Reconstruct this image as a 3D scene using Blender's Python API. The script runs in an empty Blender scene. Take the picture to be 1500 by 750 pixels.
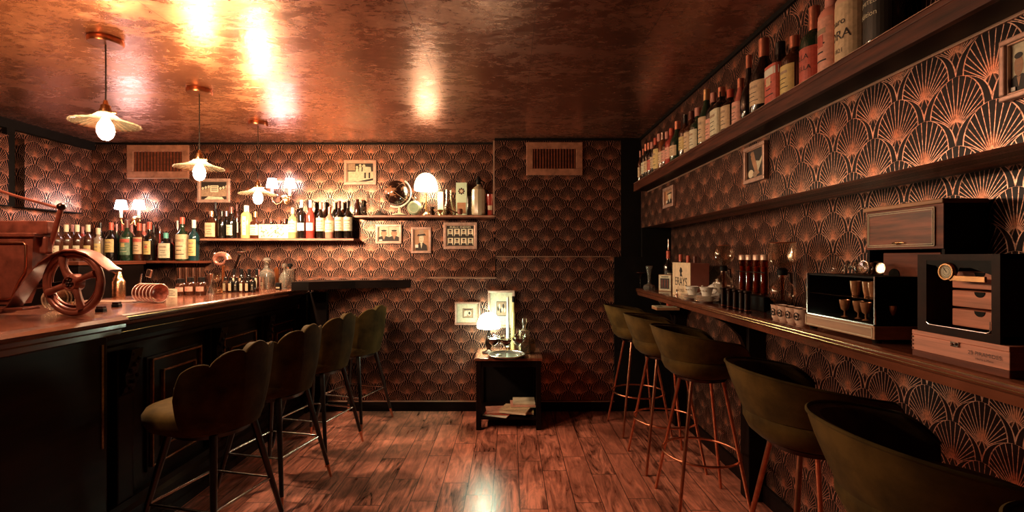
import bpy, bmesh, math, random
from math import sin, cos, pi, radians as R
from mathutils import Vector, Matrix
random.seed(7)
S = bpy.context.scene
COL = S.collection
# ------------------------------------------------------------------ camera, world, exposure
EYE = 1.38; F = 700.0; VX, VY = 748.0, 377.0
cam = bpy.data.objects.new('camera', bpy.data.cameras.new('camera')); COL.objects.link(cam)
cam.location = (0, 0, EYE); cam.rotation_euler = (pi/2, 0, 0)
cam.data.sensor_width = 36; cam.data.lens = F*36/1500
cam.data.shift_x = 2/1500; cam.data.shift_y = 2/1500
cam.data.clip_start = 0.02
S.camera = cam
S.view_settings.view_transform = 'Standard'; S.view_settings.look = 'None'
S.view_settings.gamma = 1; S.view_settings.use_curve_mapping = False
S.view_settings.exposure = 0.2
S.cycles.sample_clamp_indirect = 6
S.cycles.max_bounces = 7; S.cycles.transparent_max_bounces = 12
S.cycles.caustics_reflective = False; S.cycles.caustics_refractive = False
W = bpy.data.worlds.new('world'); S.world = W; W.use_nodes = True
W.node_tree.nodes['Background'].inputs[0].default_value = (.5, .3, .2, 1)
W.node_tree.nodes['Background'].inputs[1].default_value = 0.0
def lamp(name, kind, loc, power, color, size=.05, rot=None):
    l = bpy.data.lights.new(name, kind); l.energy = power; l.color = color
    if kind == 'AREA': l.size = size
    else: l.shadow_soft_size = size
    o = bpy.data.objects.new(name, l); COL.objects.link(o); o.location = loc
    if rot: o.rotation_euler = rot
    return o
P_BULB, P_SCONCE, P_GLOBE, P_TABLE = 1100, 17, 15, 22

def at(px, py, Y):
    return Vector(((px-VX)*Y/F, Y, EYE-(py-VY)*Y/F))

# ------------------------------------------------------------------ node helper
class NT:
    def __init__(s, name):
        s.m = bpy.data.materials.new(name); s.m.use_nodes = True
        s.t = s.m.node_tree; s.t.nodes.clear()
        s.out = s.t.nodes.new('ShaderNodeOutputMaterial')
        s.b = s.t.nodes.new('ShaderNodeBsdfPrincipled'); s.t.links.new(s.b.outputs[0], s.out.inputs[0])
    def set(s, inp, v):
        if isinstance(v, V): s.t.links.new(v.s, inp)
        elif isinstance(v, bpy.types.NodeSocket): s.t.links.new(v, inp)
        else:
            if isinstance(v, tuple) and len(v) == 3 and inp.type == 'RGBA': v = (*v, 1)
            inp.default_value = v
    def P(s, **k):
        for n, v in k.items(): s.set(s.b.inputs[n.replace('_', ' ')], v)
    def math(s, op, *a):
        n = s.t.nodes.new('ShaderNodeMath'); n.operation = op
        for i, x in enumerate(a): s.set(n.inputs[i], x)
        return V(s, n.outputs[0])
    def mix(s, f, a, b):
        n = s.t.nodes.new('ShaderNodeMix'); n.data_type = 'RGBA'
        s.set(n.inputs[0], f); s.set(n.inputs[6], a); s.set(n.inputs[7], b)
        return n.outputs[2]
    def geo(s):
        g = s.t.nodes.new('ShaderNodeNewGeometry')
        return g.outputs['Position'], g.outputs['True Normal']
    def obj(s): return s.t.nodes.new('ShaderNodeTexCoord').outputs['Object']
    def xyz(s, v):
        n = s.t.nodes.new('ShaderNodeSeparateXYZ'); s.set(n.inputs[0], v)
        return [V(s, o) for o in n.outputs]
    def vec(s, x, y, z=0.0):
        n = s.t.nodes.new('ShaderNodeCombineXYZ')
        for i, c in enumerate((x, y, z)): s.set(n.inputs[i], c)
        return n.outputs[0]
    def noise(s, v, scale=5., detail=4., rough=.55, dist=0.):
        n = s.t.nodes.new('ShaderNodeTexNoise'); s.set(n.inputs['Vector'], v)
        n.inputs['Scale'].default_value = scale; n.inputs['Detail'].default_value = detail
        n.inputs['Roughness'].default_value = rough; n.inputs['Distortion'].default_value = dist
        return V(s, n.outputs[0])
    def mr(s, v, a, b, c=0., d=1.):
        n = s.t.nodes.new('ShaderNodeMapRange'); s.set(n.inputs[0], v)
        for i, x in enumerate((a, b, c, d)): n.inputs[i+1].default_value = x
        return V(s, n.outputs[0])
    def bump(s, h, strength=.3, dist=.01):
        n = s.t.nodes.new('ShaderNodeBump'); s.set(n.inputs['Height'], h)
        n.inputs['Strength'].default_value = strength; n.inputs['Distance'].default_value = dist
        s.t.links.new(n.outputs[0], s.b.inputs['Normal'])
class V:
    def __init__(s, nt, sock): s.n = nt; s.s = sock
    def _o(s, op, *a): return s.n.math(op, s, *a)
    def __add__(s, o): return s._o('ADD', o)
    __radd__ = __add__
    def __sub__(s, o): return s._o('SUBTRACT', o)
    def __rsub__(s, o): return s.n.math('SUBTRACT', o, s)
    def __mul__(s, o): return s._o('MULTIPLY', o)
    __rmul__ = __mul__
    def __truediv__(s, o): return s._o('DIVIDE', o)
    def __lt__(s, o): return s._o('LESS_THAN', o)
    def __gt__(s, o): return s._o('GREATER_THAN', o)
    def abs(s): return s._o('ABSOLUTE')
    def floor(s): return s._o('FLOOR')
    def frac(s): return s._o('FRACT')
    def max(s, o): return s._o('MAXIMUM', o)
    def min(s, o): return s._o('MINIMUM', o)
    def pow(s, o): return s._o('POWER', o)
    def sqrt(s): return s._o('SQRT')

MATS = {}
def mat(name, col, rough=.5, metal=0., var=.25, scale=12., coat=0., bump=0., spec=.5, sheen=0., trans=0., ior=1.45, emit=None, es=0., stretch=(1, 1, 1)):
    if name in MATS: return MATS[name]
    t = NT(name); c2 = tuple(max(0, c*(1-var)) for c in col); c3 = tuple(min(1, c*(1+var*.6)) for c in col)
    if var > 0 or bump > 0:
        v = t.obj()
        if stretch != (1, 1, 1):
            x, y, z = t.xyz(v); v = t.vec(x*stretch[0], y*stretch[1], z*stretch[2])
        n = t.noise(v, scale, 5, .6)
        t.P(Base_Color=t.mix(t.mr(n, .3, .7), c2, c3))
        if bump > 0: t.bump(n, bump, .004)
    else: t.P(Base_Color=col)
    t.P(Roughness=rough, Metallic=metal, Coat_Weight=coat, IOR=ior, Transmission_Weight=trans, Sheen_Weight=sheen)
    t.b.inputs['Specular IOR Level'].default_value = spec
    t.b.inputs['Coat Roughness'].default_value = .12
    if emit: t.P(Emission_Color=emit, Emission_Strength=float(es))
    MATS[name] = t.m
    return t.m

# art deco fan wallpaper, printed gold on near black
def make_wallpaper():
    t = NT('fan_wallpaper'); pos, nor = t.geo()
    x, y, z = t.xyz(pos); nx, ny, nz = t.xyz(nor)
    side = nx.abs() > .5
    u = (side*y + (1.-side)*x)
    WP, HP = .193, .184
    # phase: back walls diamond at X -1.797 Z 2.317 ; right wall diamond at Y 1.46 Z 1.781
    U = (u + (1.-side)*(1.797+20*WP) + side*(-1.46+20*WP))/WP
    Vv = (z + (1.-side)*(-2.317+20*HP) + side*(-1.781+20*HP))/HP + .2
    # fans (i, j) and (i+.5, j+.5): origin P just above the diamond
    h2 = Vv*2.0
    k = h2.floor()                       # half rows
    def cand(off):                       # row index k+off
        r = k + off
        par = (r*.5).frac()              # 0 or .5
        x1 = (U + par); x1 = (x1 + .5).frac() - .5
        y1 = Vv - r*.5
        ax = x1.abs()
        t_ = ((y1+.4)/.5).max(0.).min(1.)
        wl = (t_*.26 + t_*t_*t_*t_*.74)*.40
        q = 1. - ((y1-.1)/.52)*((y1-.1)/.52)
        wu = q.max(0.).sqrt()*.40
        up = y1 > .1
        w = up*wu + (1.-up)*wl
        ins = (w - ax)                   # >0 inside
        fx, fy = x1, (y1+.13)*.95
        rad = (fx*fx+fy*fy).sqrt()
        ang = t.math('ARCTAN2', fx, fy)
        ray = ((ang*(22/pi)).frac()-.5).abs()*rad*(pi/22) < .0056
        rim = ins < .017
        d = ax/.048 + (y1+.15).abs()/.13
        dia = d < 1.
        diar = (d < 1.35)*(1.-dia)
        m = (ray*(rad > .09)).max(rim)
        m = m*(1.-dia)
        m = m.max(diar*.6)
        gl = t.mr(((x1*x1*1.6 + (y1-.04)*(y1-.04)*.75)).sqrt(), .015, .15, 1., 0.)
        gl = gl*(1.-dia)
        return (ins > 0.), m, gl
    acc = None
    for off in (-1., 0., 1.):
        c = cand(off)
        if acc is None: acc = c
        else:
            I, m, g = acc
            acc = (I.max(c[0]), I*m + (1.-I)*(c[0]*c[1]), I*g + (1.-I)*(c[0]*c[2]))
    I, m, g = acc
    n1 = t.noise(pos, 9, 5, .65); n2 = t.noise(pos, 120, 3, .7)
    wear = t.mr(n2, .35, .55, .35, 1.)
    gold = t.mix(t.mr(n1, .35, .65), (.66, .29, .19), (.88, .48, .35))
    mm = (m*wear).max(0.)
    gg = g*t.mr(n2, .4, .6, .4, 1.)*.75
    f = (mm + gg).min(1.)
    base = t.mix(t.mr(n1, .3, .7), (.004, .0015, .0018), (.012, .0038, .0038))
    col = t.mix(mm, base, gold)
    col = t.mix(gg*.9, col, (.70, .22, .11))
    t.P(Base_Color=col, Metallic=f*.93, Roughness=.33)
    t.b.inputs['Specular IOR Level'].default_value = .15
    t.bump(f, .06, .001)
    return t.m
WALL = make_wallpaper()

def make_ceiling():
    t = NT('aged_copper_ceiling'); pos, _ = t.geo(); x, y, z = t.xyz(pos)
    v = t.vec(x*.7, y*1.2, z)
    n = t.noise(v, 3.2, 9, .68, .6); n2 = t.noise(v, 22, 6, .7, .8); n3 = t.noise(v, 1.3, 3, .5)
    msk = t.mr(n3, .40, .56, .35, 1.); blotch = t.mr(n*.5+n2*.5, .40, .60)*msk + (1.-msk)*.42
    col = t.mix(blotch, (.19, .052, .033), (.58, .25, .165))
    col = t.mix(t.mr(n3, .42, .66)*.6, col, (.40, .15, .09))
    col = t.mix(t.mr(n2, .58, .75)*.6, col, (.75, .40, .26))
    seam = (((x+.45)/.56).frac()-.5).abs() > .4972
    col = t.mix(seam*.7, col, (.05, .02, .012))
    t.P(Base_Color=col, Metallic=.8, Roughness=t.mr(n2*.4+n*.6, .38, .62, .17, .36))
    t.bump(n2*.5+n, .2, .012)
    return t.m
def make_floor():
    t = NT('red_oak_planks'); pos, _ = t.geo(); x, y, z = t.xyz(pos)
    Wd, L = .155, .62
    xr = (x+.104)/Wd; col_i = xr.floor()
    h = (t.math('SINE', col_i*12.9898)*43758.5).frac()
    yo = y/L + (col_i*.5).frac() + (h*.3)
    row = yo.floor()
    idn = t.math('SINE', col_i*78.233 + row*37.719)*1375.7
    rnd = idn.frac()
    v = t.vec(x*7. + rnd*30., y*1.3 + rnd*17., rnd*9.)
    g1 = t.noise(v, 2.2, 8, .62, 1.6); g2 = t.noise(t.vec(x*60.+rnd*5., y*2.5, rnd), 2., 6, .7, .5)
    g = g1*.75 + g2*.25
    c = t.mix(t.mr(g, .40, .60), (.06, .012, .007), (.98, .33, .22))
    c = t.mix(rnd*.5, c, (.85, .26, .17))
    c = t.mix(t.mr(g2, .6, .72)*.5, c, (.75, .36, .22))
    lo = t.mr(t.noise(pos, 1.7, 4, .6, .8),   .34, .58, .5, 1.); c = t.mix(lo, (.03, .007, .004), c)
    ex = xr.frac(); ey = yo.frac()
    gap = (((ex-.5).abs() > .483).max((ey-.5).abs() > .4955))
    c = t.mix(gap*.85, c, (.012, .004, .003))
    t.P(Base_Color=c, Roughness=t.mr(g, .3, .7, .24, .42), Coat_Weight=.4)
    t.b.inputs['Coat Roughness'].default_value = .25
    t.bump(g*.5 - gap*1.0, .35, .004)
    return t.m
CEIL = make_ceiling(); FLOOR = make_floor()
black = mat('black_paint', (.004, .003, .003), .6, var=.4, spec=.15)
blackw = mat('black_stained_wood', (.006, .0025, .002), .5, var=.6, scale=6, spec=.12, coat=.0, stretch=(1, .2, 1))
barw = mat('dark_bar_wood', (.012, .004, .0025), .42, var=.6, scale=8, spec=.14, coat=.03, stretch=(1, .25, 2))
topw = mat('reddish_bar_top', (.17, .05, .026), .22, var=.6, scale=6, coat=.6, stretch=(3, .4, 1))
shelfw = mat('dark_shelf_wood', (.075, .02, .011), .42, var=.8, scale=14, spec=.25, stretch=(1, .3, 4))
redw = mat('red_brown_wood', (.15, .036, .018), .42, var=.6, scale=9, coat=.0, spec=.25, stretch=(1, .3, 4))
tanw = mat('tan_wood', (.42, .2, .1), .45, var=.4, scale=10, stretch=(1, .3, 3))
cedar = mat('cedar', (.62, .23, .15), .5, var=.35, scale=14, stretch=(1, .3, 6))
framew = mat('frame_wood', (.32, .13, .08), .35, var=.4, scale=20, coat=.2)
framep = mat('pinkish_frame', (.55, .33, .26), .3, metal=.4, var=.3, scale=30)
brass = mat('brass', (.75, .42, .2), .25, metal=1, var=.3, scale=30)
copper = mat('copper_tube', (.62, .24, .14), .28, metal=1, var=.3, scale=30)
steel = mat('steel', (.6, .5, .45), .22, metal=1, var=.2)
darkmetal = mat('dark_metal', (.05, .03, .025), .3, metal=1, var=.3)
velvet = mat('olive_velvet', (.072, .040, .010), .75, var=.6, scale=9, sheen=.03, bump=.15, spec=.06)
velvetd = mat('dark_green_velvet', (.055, .032, .008), .75, var=.6, scale=9, sheen=.03, bump=.15, spec=.06)
paper = mat('aged_paper', (.74, .6, .42), .7, var=.2)
cream = mat('cream_label', (.62, .53, .37), .6, var=.25, scale=60)
ink = mat('ink', (.02, .012, .01), .6, var=.2)
sepia = mat('sepia_mid', (.35, .22, .14), .6, var=.3, scale=60)
white = mat('white_ceramic', (.8, .72, .64), .2, var=.1)

def glassmat(name, col, rough=.02):
    t = NT(name); n = t.noise(t.obj(), 20, 2); t.P(Base_Color=t.mix(t.mr(n, .3, .7), col, tuple(c*.92 for c in col)), Roughness=rough, Transmission_Weight=1., IOR=1.3)
    MATS[name] = t.m; return t.m
clear = glassmat('clear_glass', (.95, .93, .88))
def thin(name, col, a=.25, k=1.):
    # thin panes of clear glass: mostly transparent with a gloss
    m = bpy.data.materials.new(name); m.use_nodes = True; t = m.node_tree; t.nodes.clear()
    o = t.nodes.new('ShaderNodeOutputMaterial'); mx = t.nodes.new('ShaderNodeMixShader')
    tr = t.nodes.new('ShaderNodeBsdfTransparent'); gl = t.nodes.new('ShaderNodeBsdfGlossy')
    lw = t.nodes.new('ShaderNodeLayerWeight'); lw.inputs[0].default_value = a
    tr.inputs[0].default_value = (*col, 1); gl.inputs[0].default_value = (1, .95, .9, 1); gl.inputs[1].default_value = .08
    mu = t.nodes.new('ShaderNodeMath'); mu.operation = 'MULTIPLY'; mu.inputs[1].default_value = k; t.links.new(lw.outputs['Facing'], mu.inputs[0]); t.links.new(mu.outputs[0], mx.inputs[0]); t.links.new(tr.outputs[0], mx.inputs[1]); t.links.new(gl.outputs[0], mx.inputs[2])
    t.links.new(mx.outputs[0], o.inputs[0]); MATS[name] = m; return m
tglass = thin('thin_clear_glass', (.93, .9, .85), .3, .6)
tpane = thin('glass_pane', (.96, .94, .92), .06, .015)
tamber = thin('thin_amber_glass', (.75, .42, .22), .3)
def gl(name, col): return mat(name, col, .08, var=.3, scale=15, coat=.6)
G = {'black': gl('black_bottle', (.008, .006, .005)), 'green': gl('green_bottle', (.012, .03, .016)), 'amber': gl('amber_bottle', (.16, .04, .012)),
     'brown': gl('brown_bottle', (.05, .014, .007)), 'red': gl('red_bottle', (.35, .04, .03)), 'pink': gl('pink_bottle', (.5, .12, .09)),
     'gold': gl('pale_gold_bottle', (.45, .33, .14)), 'clear': gl('pale_bottle', (.32, .23, .16)), 'rose': gl('rose_bottle', (.5, .2, .14)),
     'blue': gl('teal_bottle', (.012, .04, .045)), 'salmon': mat('salmon_tin', (.75, .27, .2), .4, var=.15), 'tan': mat('tan_tin', (.7, .42, .28), .4, var=.2)}
Cc = {'red': mat('red_cap', (.55, .09, .05), .35, var=.2), 'cream': mat('cream_cap', (.75, .62, .42), .4, var=.2), 'black': mat('black_cap', (.01, .008, .008), .3, var=.2),
      'gold': mat('gold_cap', (.75, .45, .22), .3, metal=.8, var=.2), 'pink': mat('pink_cap', (.62, .25, .2), .4, var=.2), 'white': mat('white_cap', (.8, .75, .7), .4, var=.1),
      'steel': steel, 'copper': mat('copper_foil', (.6, .22, .14), .35, metal=.7, var=.3), 'dark': mat('dark_red_foil', (.12, .03, .02), .35, var=.3), 'green': mat('green_cap', (.1, .35, .3), .4, var=.2)}
Ll = {'cream': cream, 'tan': mat('tan_label', (.6, .4, .24), .6, var=.25, scale=60), 'red': mat('red_label', (.5, .09, .06), .5, var=.3, scale=60),
      'green': mat('green_label', (.12, .2, .12), .5, var=.5, scale=70), 'gold': mat('gold_label', (.6, .42, .16), .45, var=.25, scale=60),
      'pink': mat('pink_label', (.68, .3, .22), .5, var=.25, scale=60), 'white': mat('white_label', (.66, .61, .53), .5, var=.12, scale=60), 'black': mat('black_label', (.02, .015, .012), .5, var=.2)}

# ------------------------------------------------------------------ mesh builder
class MB:
    def __init__(s): s.v = []; s.f = []; s.mi = []; s.mats = []; s.cur = 0
    def mat(s, m):
        if m not in s.mats: s.mats.append(m)
        s.cur = s.mats.index(m); return s
    def add(s, vs, fs):
        o = len(s.v); s.v += [tuple(v) for v in vs]
        for f in fs: s.f.append([i+o for i in f]); s.mi.append(s.cur)
        return s
    def box(s, x0, x1, y0, y1, z0, z1, M=None, bev=0):
        if bev > 0: return s.rbox(x0, x1, y0, y1, z0, z1, bev, M)
        vs = [(x, y, z) for z in (z0, z1) for x, y in ((x0, y0), (x1, y0), (x1, y1), (x0, y1))]
        if M: vs = [M @ Vector(v) for v in vs]
        return s.add(vs, [(3, 2, 1, 0), (4, 5, 6, 7), (0, 1, 5, 4), (1, 2, 6, 5), (2, 3, 7, 6), (3, 0, 4, 7)])
    def rbox(s, x0, x1, y0, y1, z0, z1, b, M=None):
        bm = bmesh.new(); bmesh.ops.create_cube(bm, size=1)
        for v in bm.verts:
            v.co = ((x0+x1)/2+v.co.x*(x1-x0), (y0+y1)/2+v.co.y*(y1-y0), (z0+z1)/2+v.co.z*(z1-z0))
        b = min(b, .45*min(abs(x1-x0), abs(y1-y0), abs(z1-z0)))
        bmesh.ops.bevel(bm, geom=bm.edges[:], offset=b, segments=2, profile=.5, affect='EDGES')
        return s.bm(bm, M)
    def bm(s, bm, M=None):
        bm.verts.ensure_lookup_table(); bm.verts.index_update()
        vs = [(M @ v.co) if M else v.co.copy() for v in bm.verts]
        s.add(vs, [[v.index for v in f.verts] for f in bm.faces]); bm.free(); return s
    def lathe(s, prof, seg=24, c=(0, 0, 0), cap=True, sq=0., dx=1., dy=1., a0=0., a1=2*pi, M=None, flute=None):
        full = abs(a1-a0-2*pi) < 1e-6; n = seg if full else seg+1; vs = []; fs = []
        def rm(a):
            if sq > 0:
                e = 2+sq*8
                return (abs(cos(a))**e+abs(sin(a))**e)**(-1/e)
            return 1.
        for r, z in prof:
            for i in range(n):
                a = a0+(a1-a0)*i/seg; q = r*rm(a)
                if flute: q *= flute(a, z)
                vs.append((c[0]+q*cos(a)*dx, c[1]+q*sin(a)*dy, c[2]+z))
        m = len(prof)
        for j in range(m-1):
            for i in range(n if full else n-1):
                k = (i+1) % n; fs.append((j*n+i, j*n+k, (j+1)*n+k, (j+1)*n+i))
        if full and cap and not (len(prof) == 2 and prof[0][1] == prof[1][1]):
            if prof[0][0] > 1e-5: fs.append(tuple(range(n-1, -1, -1)))
            if prof[-1][0] > 1e-5: fs.append(tuple((m-1)*n+i for i in range(n)))
        if M: vs = [M @ Vector(v) for v in vs]
        return s.add(vs, fs)
    def tube(s, pts, r, seg=10, closed=False, r2=None):
        pts = [Vector(p) for p in pts]; n = len(pts); vs = []; fs = []; prev = None
        for i, p in enumerate(pts):
            if closed: d = pts[(i+1) % n]-pts[i-1]
            else: d = pts[min(i+1, n-1)]-pts[max(i-1, 0)]
            d.normalize()
            if prev is None:
                u = d.orthogonal().normalized()
            else:
                u = (prev-d*prev.dot(d)); u = u.normalized() if u.length > 1e-6 else d.orthogonal().normalized()
            prev = u; w = d.cross(u); rr = r if r2 is None else r+(r2-r)*i/(n-1)
            if isinstance(r, (list, tuple)): rr = r[i]
            for k in range(seg):
                a = 2*pi*k/seg; vs.append(p+(u*cos(a)+w*sin(a))*rr)
        for i in range(n if closed else n-1):
            j = (i+1) % n
            for k in range(seg):
                l = (k+1) % seg; fs.append((i*seg+k, i*seg+l, j*seg+l, j*seg+k))
        if not closed:
            fs.append(tuple(range(seg-1, -1, -1))); fs.append(tuple((n-1)*seg+k for k in range(seg)))
        return s.add(vs, fs)
    def prism(s, poly, d, axis='z', M=None):
        # poly: 2-D points; extruded from d[0] to d[1] along axis
        def p3(p, h): return {'z': (p[0], p[1], h), 'y': (p[0], h, p[1]), 'x': (h, p[0], p[1])}[axis]
        n = len(poly); vs = [p3(p, d[0]) for p in poly]+[p3(p, d[1]) for p in poly]
        fs = [tuple(range(n-1, -1, -1)), tuple(range(n, 2*n))]+[(i, (i+1) % n, n+(i+1) % n, n+i) for i in range(n)]
        if M: vs = [M @ Vector(v) for v in vs]
        return s.add(vs, fs)
    def ball(s, c, r, seg=16, sx=1, sy=1, sz=1, M=None):
        pr = [(r*sin(pi*i/(seg//2))*1., -r*cos(pi*i/(seg//2))*sz) for i in range(seg//2+1)]
        pr = [(max(a, 0), b) for a, b in pr]
        return s.lathe(pr, seg, c, dx=sx, dy=sy, M=M)
    def torus(s, c, Rr, r, seg=32, n=8, M=None, axis='z'):
        ps = [(Rr*cos(2*pi*i/seg), Rr*sin(2*pi*i/seg), 0) for i in range(seg)]
        if axis == 'y': ps = [(p[0], 0, p[1]) for p in ps]
        if axis == 'x': ps = [(0, p[0], p[1]) for p in ps]
        ps = [Vector(p)+Vector(c) for p in ps]
        if M: ps = [M @ p for p in ps]
        return s.tube(ps, r, n, closed=True)
    def frame(s, x0, x1, z0, z1, w, y0, y1, b=0.):
        # rectangular frame facing -Y
        s.box(x0, x1, y0, y1, z0, z0+w, bev=b); s.box(x0, x1, y0, y1, z1-w, z1, bev=b)
        s.box(x0, x0+w, y0, y1, z0+w, z1-w, bev=b); s.box(x1-w, x1, y0, y1, z0+w, z1-w, bev=b)
        return s
    def build(s, name, m=None, parent=None, loc=None, rot=None, smooth=None):
        me = bpy.data.meshes.new(name); me.from_pydata(s.v, [], s.f)
        ms = s.mats or [m]
        if m is not None and s.mats: ms = s.mats
        for x in ms: me.materials.append(x)
        if s.mats: me.polygons.foreach_set('material_index', s.mi)
        bm = bmesh.new(); bm.from_mesh(me); bmesh.ops.recalc_face_normals(bm, faces=bm.faces[:]); bm.to_mesh(me); bm.free()
        if smooth is not None:
            for p in me.polygons: p.use_smooth = True
            me.set_sharp_from_angle(angle=R(smooth))
        me.update()
        o = bpy.data.objects.new(name, me); COL.objects.link(o)
        if parent: o.parent = parent
        if loc is not None: o.location = loc
        if rot is not None: o.rotation_euler = rot
        return o
def thing(name, label, cat, loc=(0, 0, 0), rz=0., group=None):
    o = bpy.data.objects.new(name, None); COL.objects.link(o); o.empty_display_size = .05
    o.location = loc; o.rotation_euler = (0, 0, rz); o['label'] = label; o['category'] = cat
    if group: o['group'] = group
    return o
def tag(o, label, cat, group=None):
    o['label'] = label; o['category'] = cat
    if group: o['group'] = group
    return o
def struct(o): o['kind'] = 'structure'; return o
def dup(root, loc, rz=0., label=None, group=None):
    r = root.copy(); COL.objects.link(r); r.location = loc; r.rotation_euler = (0, 0, rz)
    if label: r['label'] = label
    if group: r['group'] = group
    for ch in list(root.children):
        c = ch.copy(); COL.objects.link(c); c.parent = r
        for g in ch.children:
            d = g.copy(); COL.objects.link(d); d.parent = c
    return r
def text(body, size, parent, m, M, name='lettering', wrap=None, depth=.0006):
    cu = bpy.data.curves.new('tmp', 'FONT'); cu.body = body; cu.size = size; cu.align_x = 'CENTER'; cu.align_y = 'CENTER'
    cu.resolution_u = 3
    to = bpy.data.objects.new('tmp', cu); COL.objects.link(to)
    bpy.context.view_layer.update()
    me = bpy.data.meshes.new_from_object(to.evaluated_get(bpy.context.evaluated_depsgraph_get()))
    bpy.data.objects.remove(to)
    for v in me.vertices:
        x, y, z = v.co
        if wrap: v.co = M @ Vector((wrap*sin(x/wrap), -wrap*cos(x/wrap), y))
        else: v.co = M @ Vector((x, -.0008, y))
    me.materials.clear(); me.materials.append(m); me.name = name
    o = bpy.data.objects.new(name, me); COL.objects.link(o); o.parent = parent
    return o
# ------------------------------------------------------------------ structure
H = 2.46
YB, YL, YU = 4.5, 4.3, 4.34          # back wall behind the bar, half wall, upper block
XR, XM = 1.44, 1.18                  # recess wall, protruding band on the right
def sbox(name, m, *a, **k): return struct(MB().box(*a, **k).build(name, m))
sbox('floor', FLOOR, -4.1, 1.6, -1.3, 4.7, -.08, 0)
sbox('ceiling', CEIL, -4.1, 1.6, -1.3, 4.7, H, H+.08)
sbox('wall_left', WALL, -4.05, -3.95, -1.3, 4.6, 0, H)
sbox('wall_front', blackw, -4.1, 1.6, -1.35, -1.25, 0, H)
sbox('wall_back', WALL, -3.95, -.145, YB, YB+.1, 0, H)
struct(MB().box(-1.86, -.13, YL, YB, 0, 1.19).build('wall_half_height', WALL))
struct(MB().box(-.13, XR, YL, YB, 0, 1.384).build('wall_half_height_tall', WALL))
sbox('wall_back_block', WALL, -.145, XR, YU, YB+.1, 1.384, H)
sbox('wall_right', WALL, XR, XR+.1, -1.3, 4.6, 0, 1.645)
sbox('wall_right_band', WALL, XM, XR+.1, -1.3, YU, 1.645, H)
# black strip in the far right corner
struct(MB().box(.93, XR, 4.285, 4.30, 0, 1.384).box(1.0, XM, 4.325, 4.34, 1.384, H).box(XM, XR, 4.285, 4.34, 1.384, 1.645).build('trim_corner_black', black))
# trims
lightline = mat('trim_edge', (.5, .3, .22), .3, metal=.5, var=.2)
struct(MB().box(-3.95, -.145, YB-.012, YB, H-.018, H).build('trim_ceiling_back', black))
struct(MB().box(-.145, XM, YU-.012, YU, H-.02, H).build('trim_ceiling_block', black))
struct(MB().box(XM-.014, XM, -1.25, YU-.012, H-.022, H).build('trim_ceiling_right', black))
struct(MB().box(-3.95, -3.90, -1.25, YB-.012, H-.075, H).build('trim_ceiling_left', black))
struct(MB().box(-.16, -.145, YU-.004, YU+.16, 1.77, H-.018).build('trim_block_edge', lightline))
struct(MB().box(-.75, -.13, YL-.006, YL+.19, 1.19, 1.196).build('trim_half_wall', lightline))
struct(MB().box(-.13, .9, YL-.006, YL+.04, 1.384, 1.389).build('trim_half_wall_tall', lightline))
struct(MB().box(-1.64, .93, YL-.018, YL, 0, .085, bev=.004).mat(blackw).build('baseboard_back', blackw))
struct(MB().box(-1.64, .93, YL-.02, YL, .085, .091).build('baseboard_cap', lightline))
struct(MB().box(XR-.02, XR, -1.2, 4.2, 0, .1, bev=.004).build('baseboard_right', blackw))
struct(MB().box(-3.95, -3.93, -1.2, 4.45, 0, .1).build('baseboard_left', blackw))
# wallpapered cabinets hung on the left wall
def wallcab(y0, y1, label):
    o = thing('wallpapered_wall_cabinet', label, 'cabinet', (-3.94, (y0+y1)/2, 1.78))
    h = (y1-y0)/2
    MB().box(0, .085, -h, h, 0, .54).build('cabinet_body', WALL, o)
    MB().box(0, .088, -h-.006, h+.006, -.008, 0).build('bottom_edge', black, o)
wallcab(3.79, 4.29, 'wall cabinet covered in fan wallpaper in the back left corner above the bottles')
wallcab(3.0, 3.67, 'wall cabinet covered in fan wallpaper cut off by the left edge')
MB().box(-3.94, -3.90, 3.70, 3.76, 1.78, 2.385).build('trim_gap', black)['kind'] = 'structure'

# vents
def vent(px0, py0, px1, py1, Y, label):
    a = at(px0, py1, Y); b = at(px1, py0, Y); w = b.x-a.x; h = b.z-a.z
    o = thing('wall_vent', label, 'vent', (a.x, Y, a.z))
    fw = .2*h
    MB().frame(0, w, 0, h, fw, -.022, -.001, .004).build('frame', framew, o)
    MB().box(fw, w-fw, -.006, -.001, fw, h-fw).build('back_panel', mat('vent_dark', (.05, .02, .012), .5), o)
    n = 15 if w > .5 else 14
    for i in range(n):
        x = fw+(i+.5)*(w-2*fw)/n
        MB().box(x-.006, x+.006, -.016, -.006, fw, h-fw).build('slat', redw, o)
    if Y > 4.4: MB().box(0, w, -.026, -.001, -.006, 0).build('lower_edge', lightline, o)
vent(188, 213, 278, 261, YB, 'wide wooden slatted vent high on the wall behind the bar')
vent(771, 209, 853, 257, YU, 'wooden slatted vent high on the dark wall block')

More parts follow.
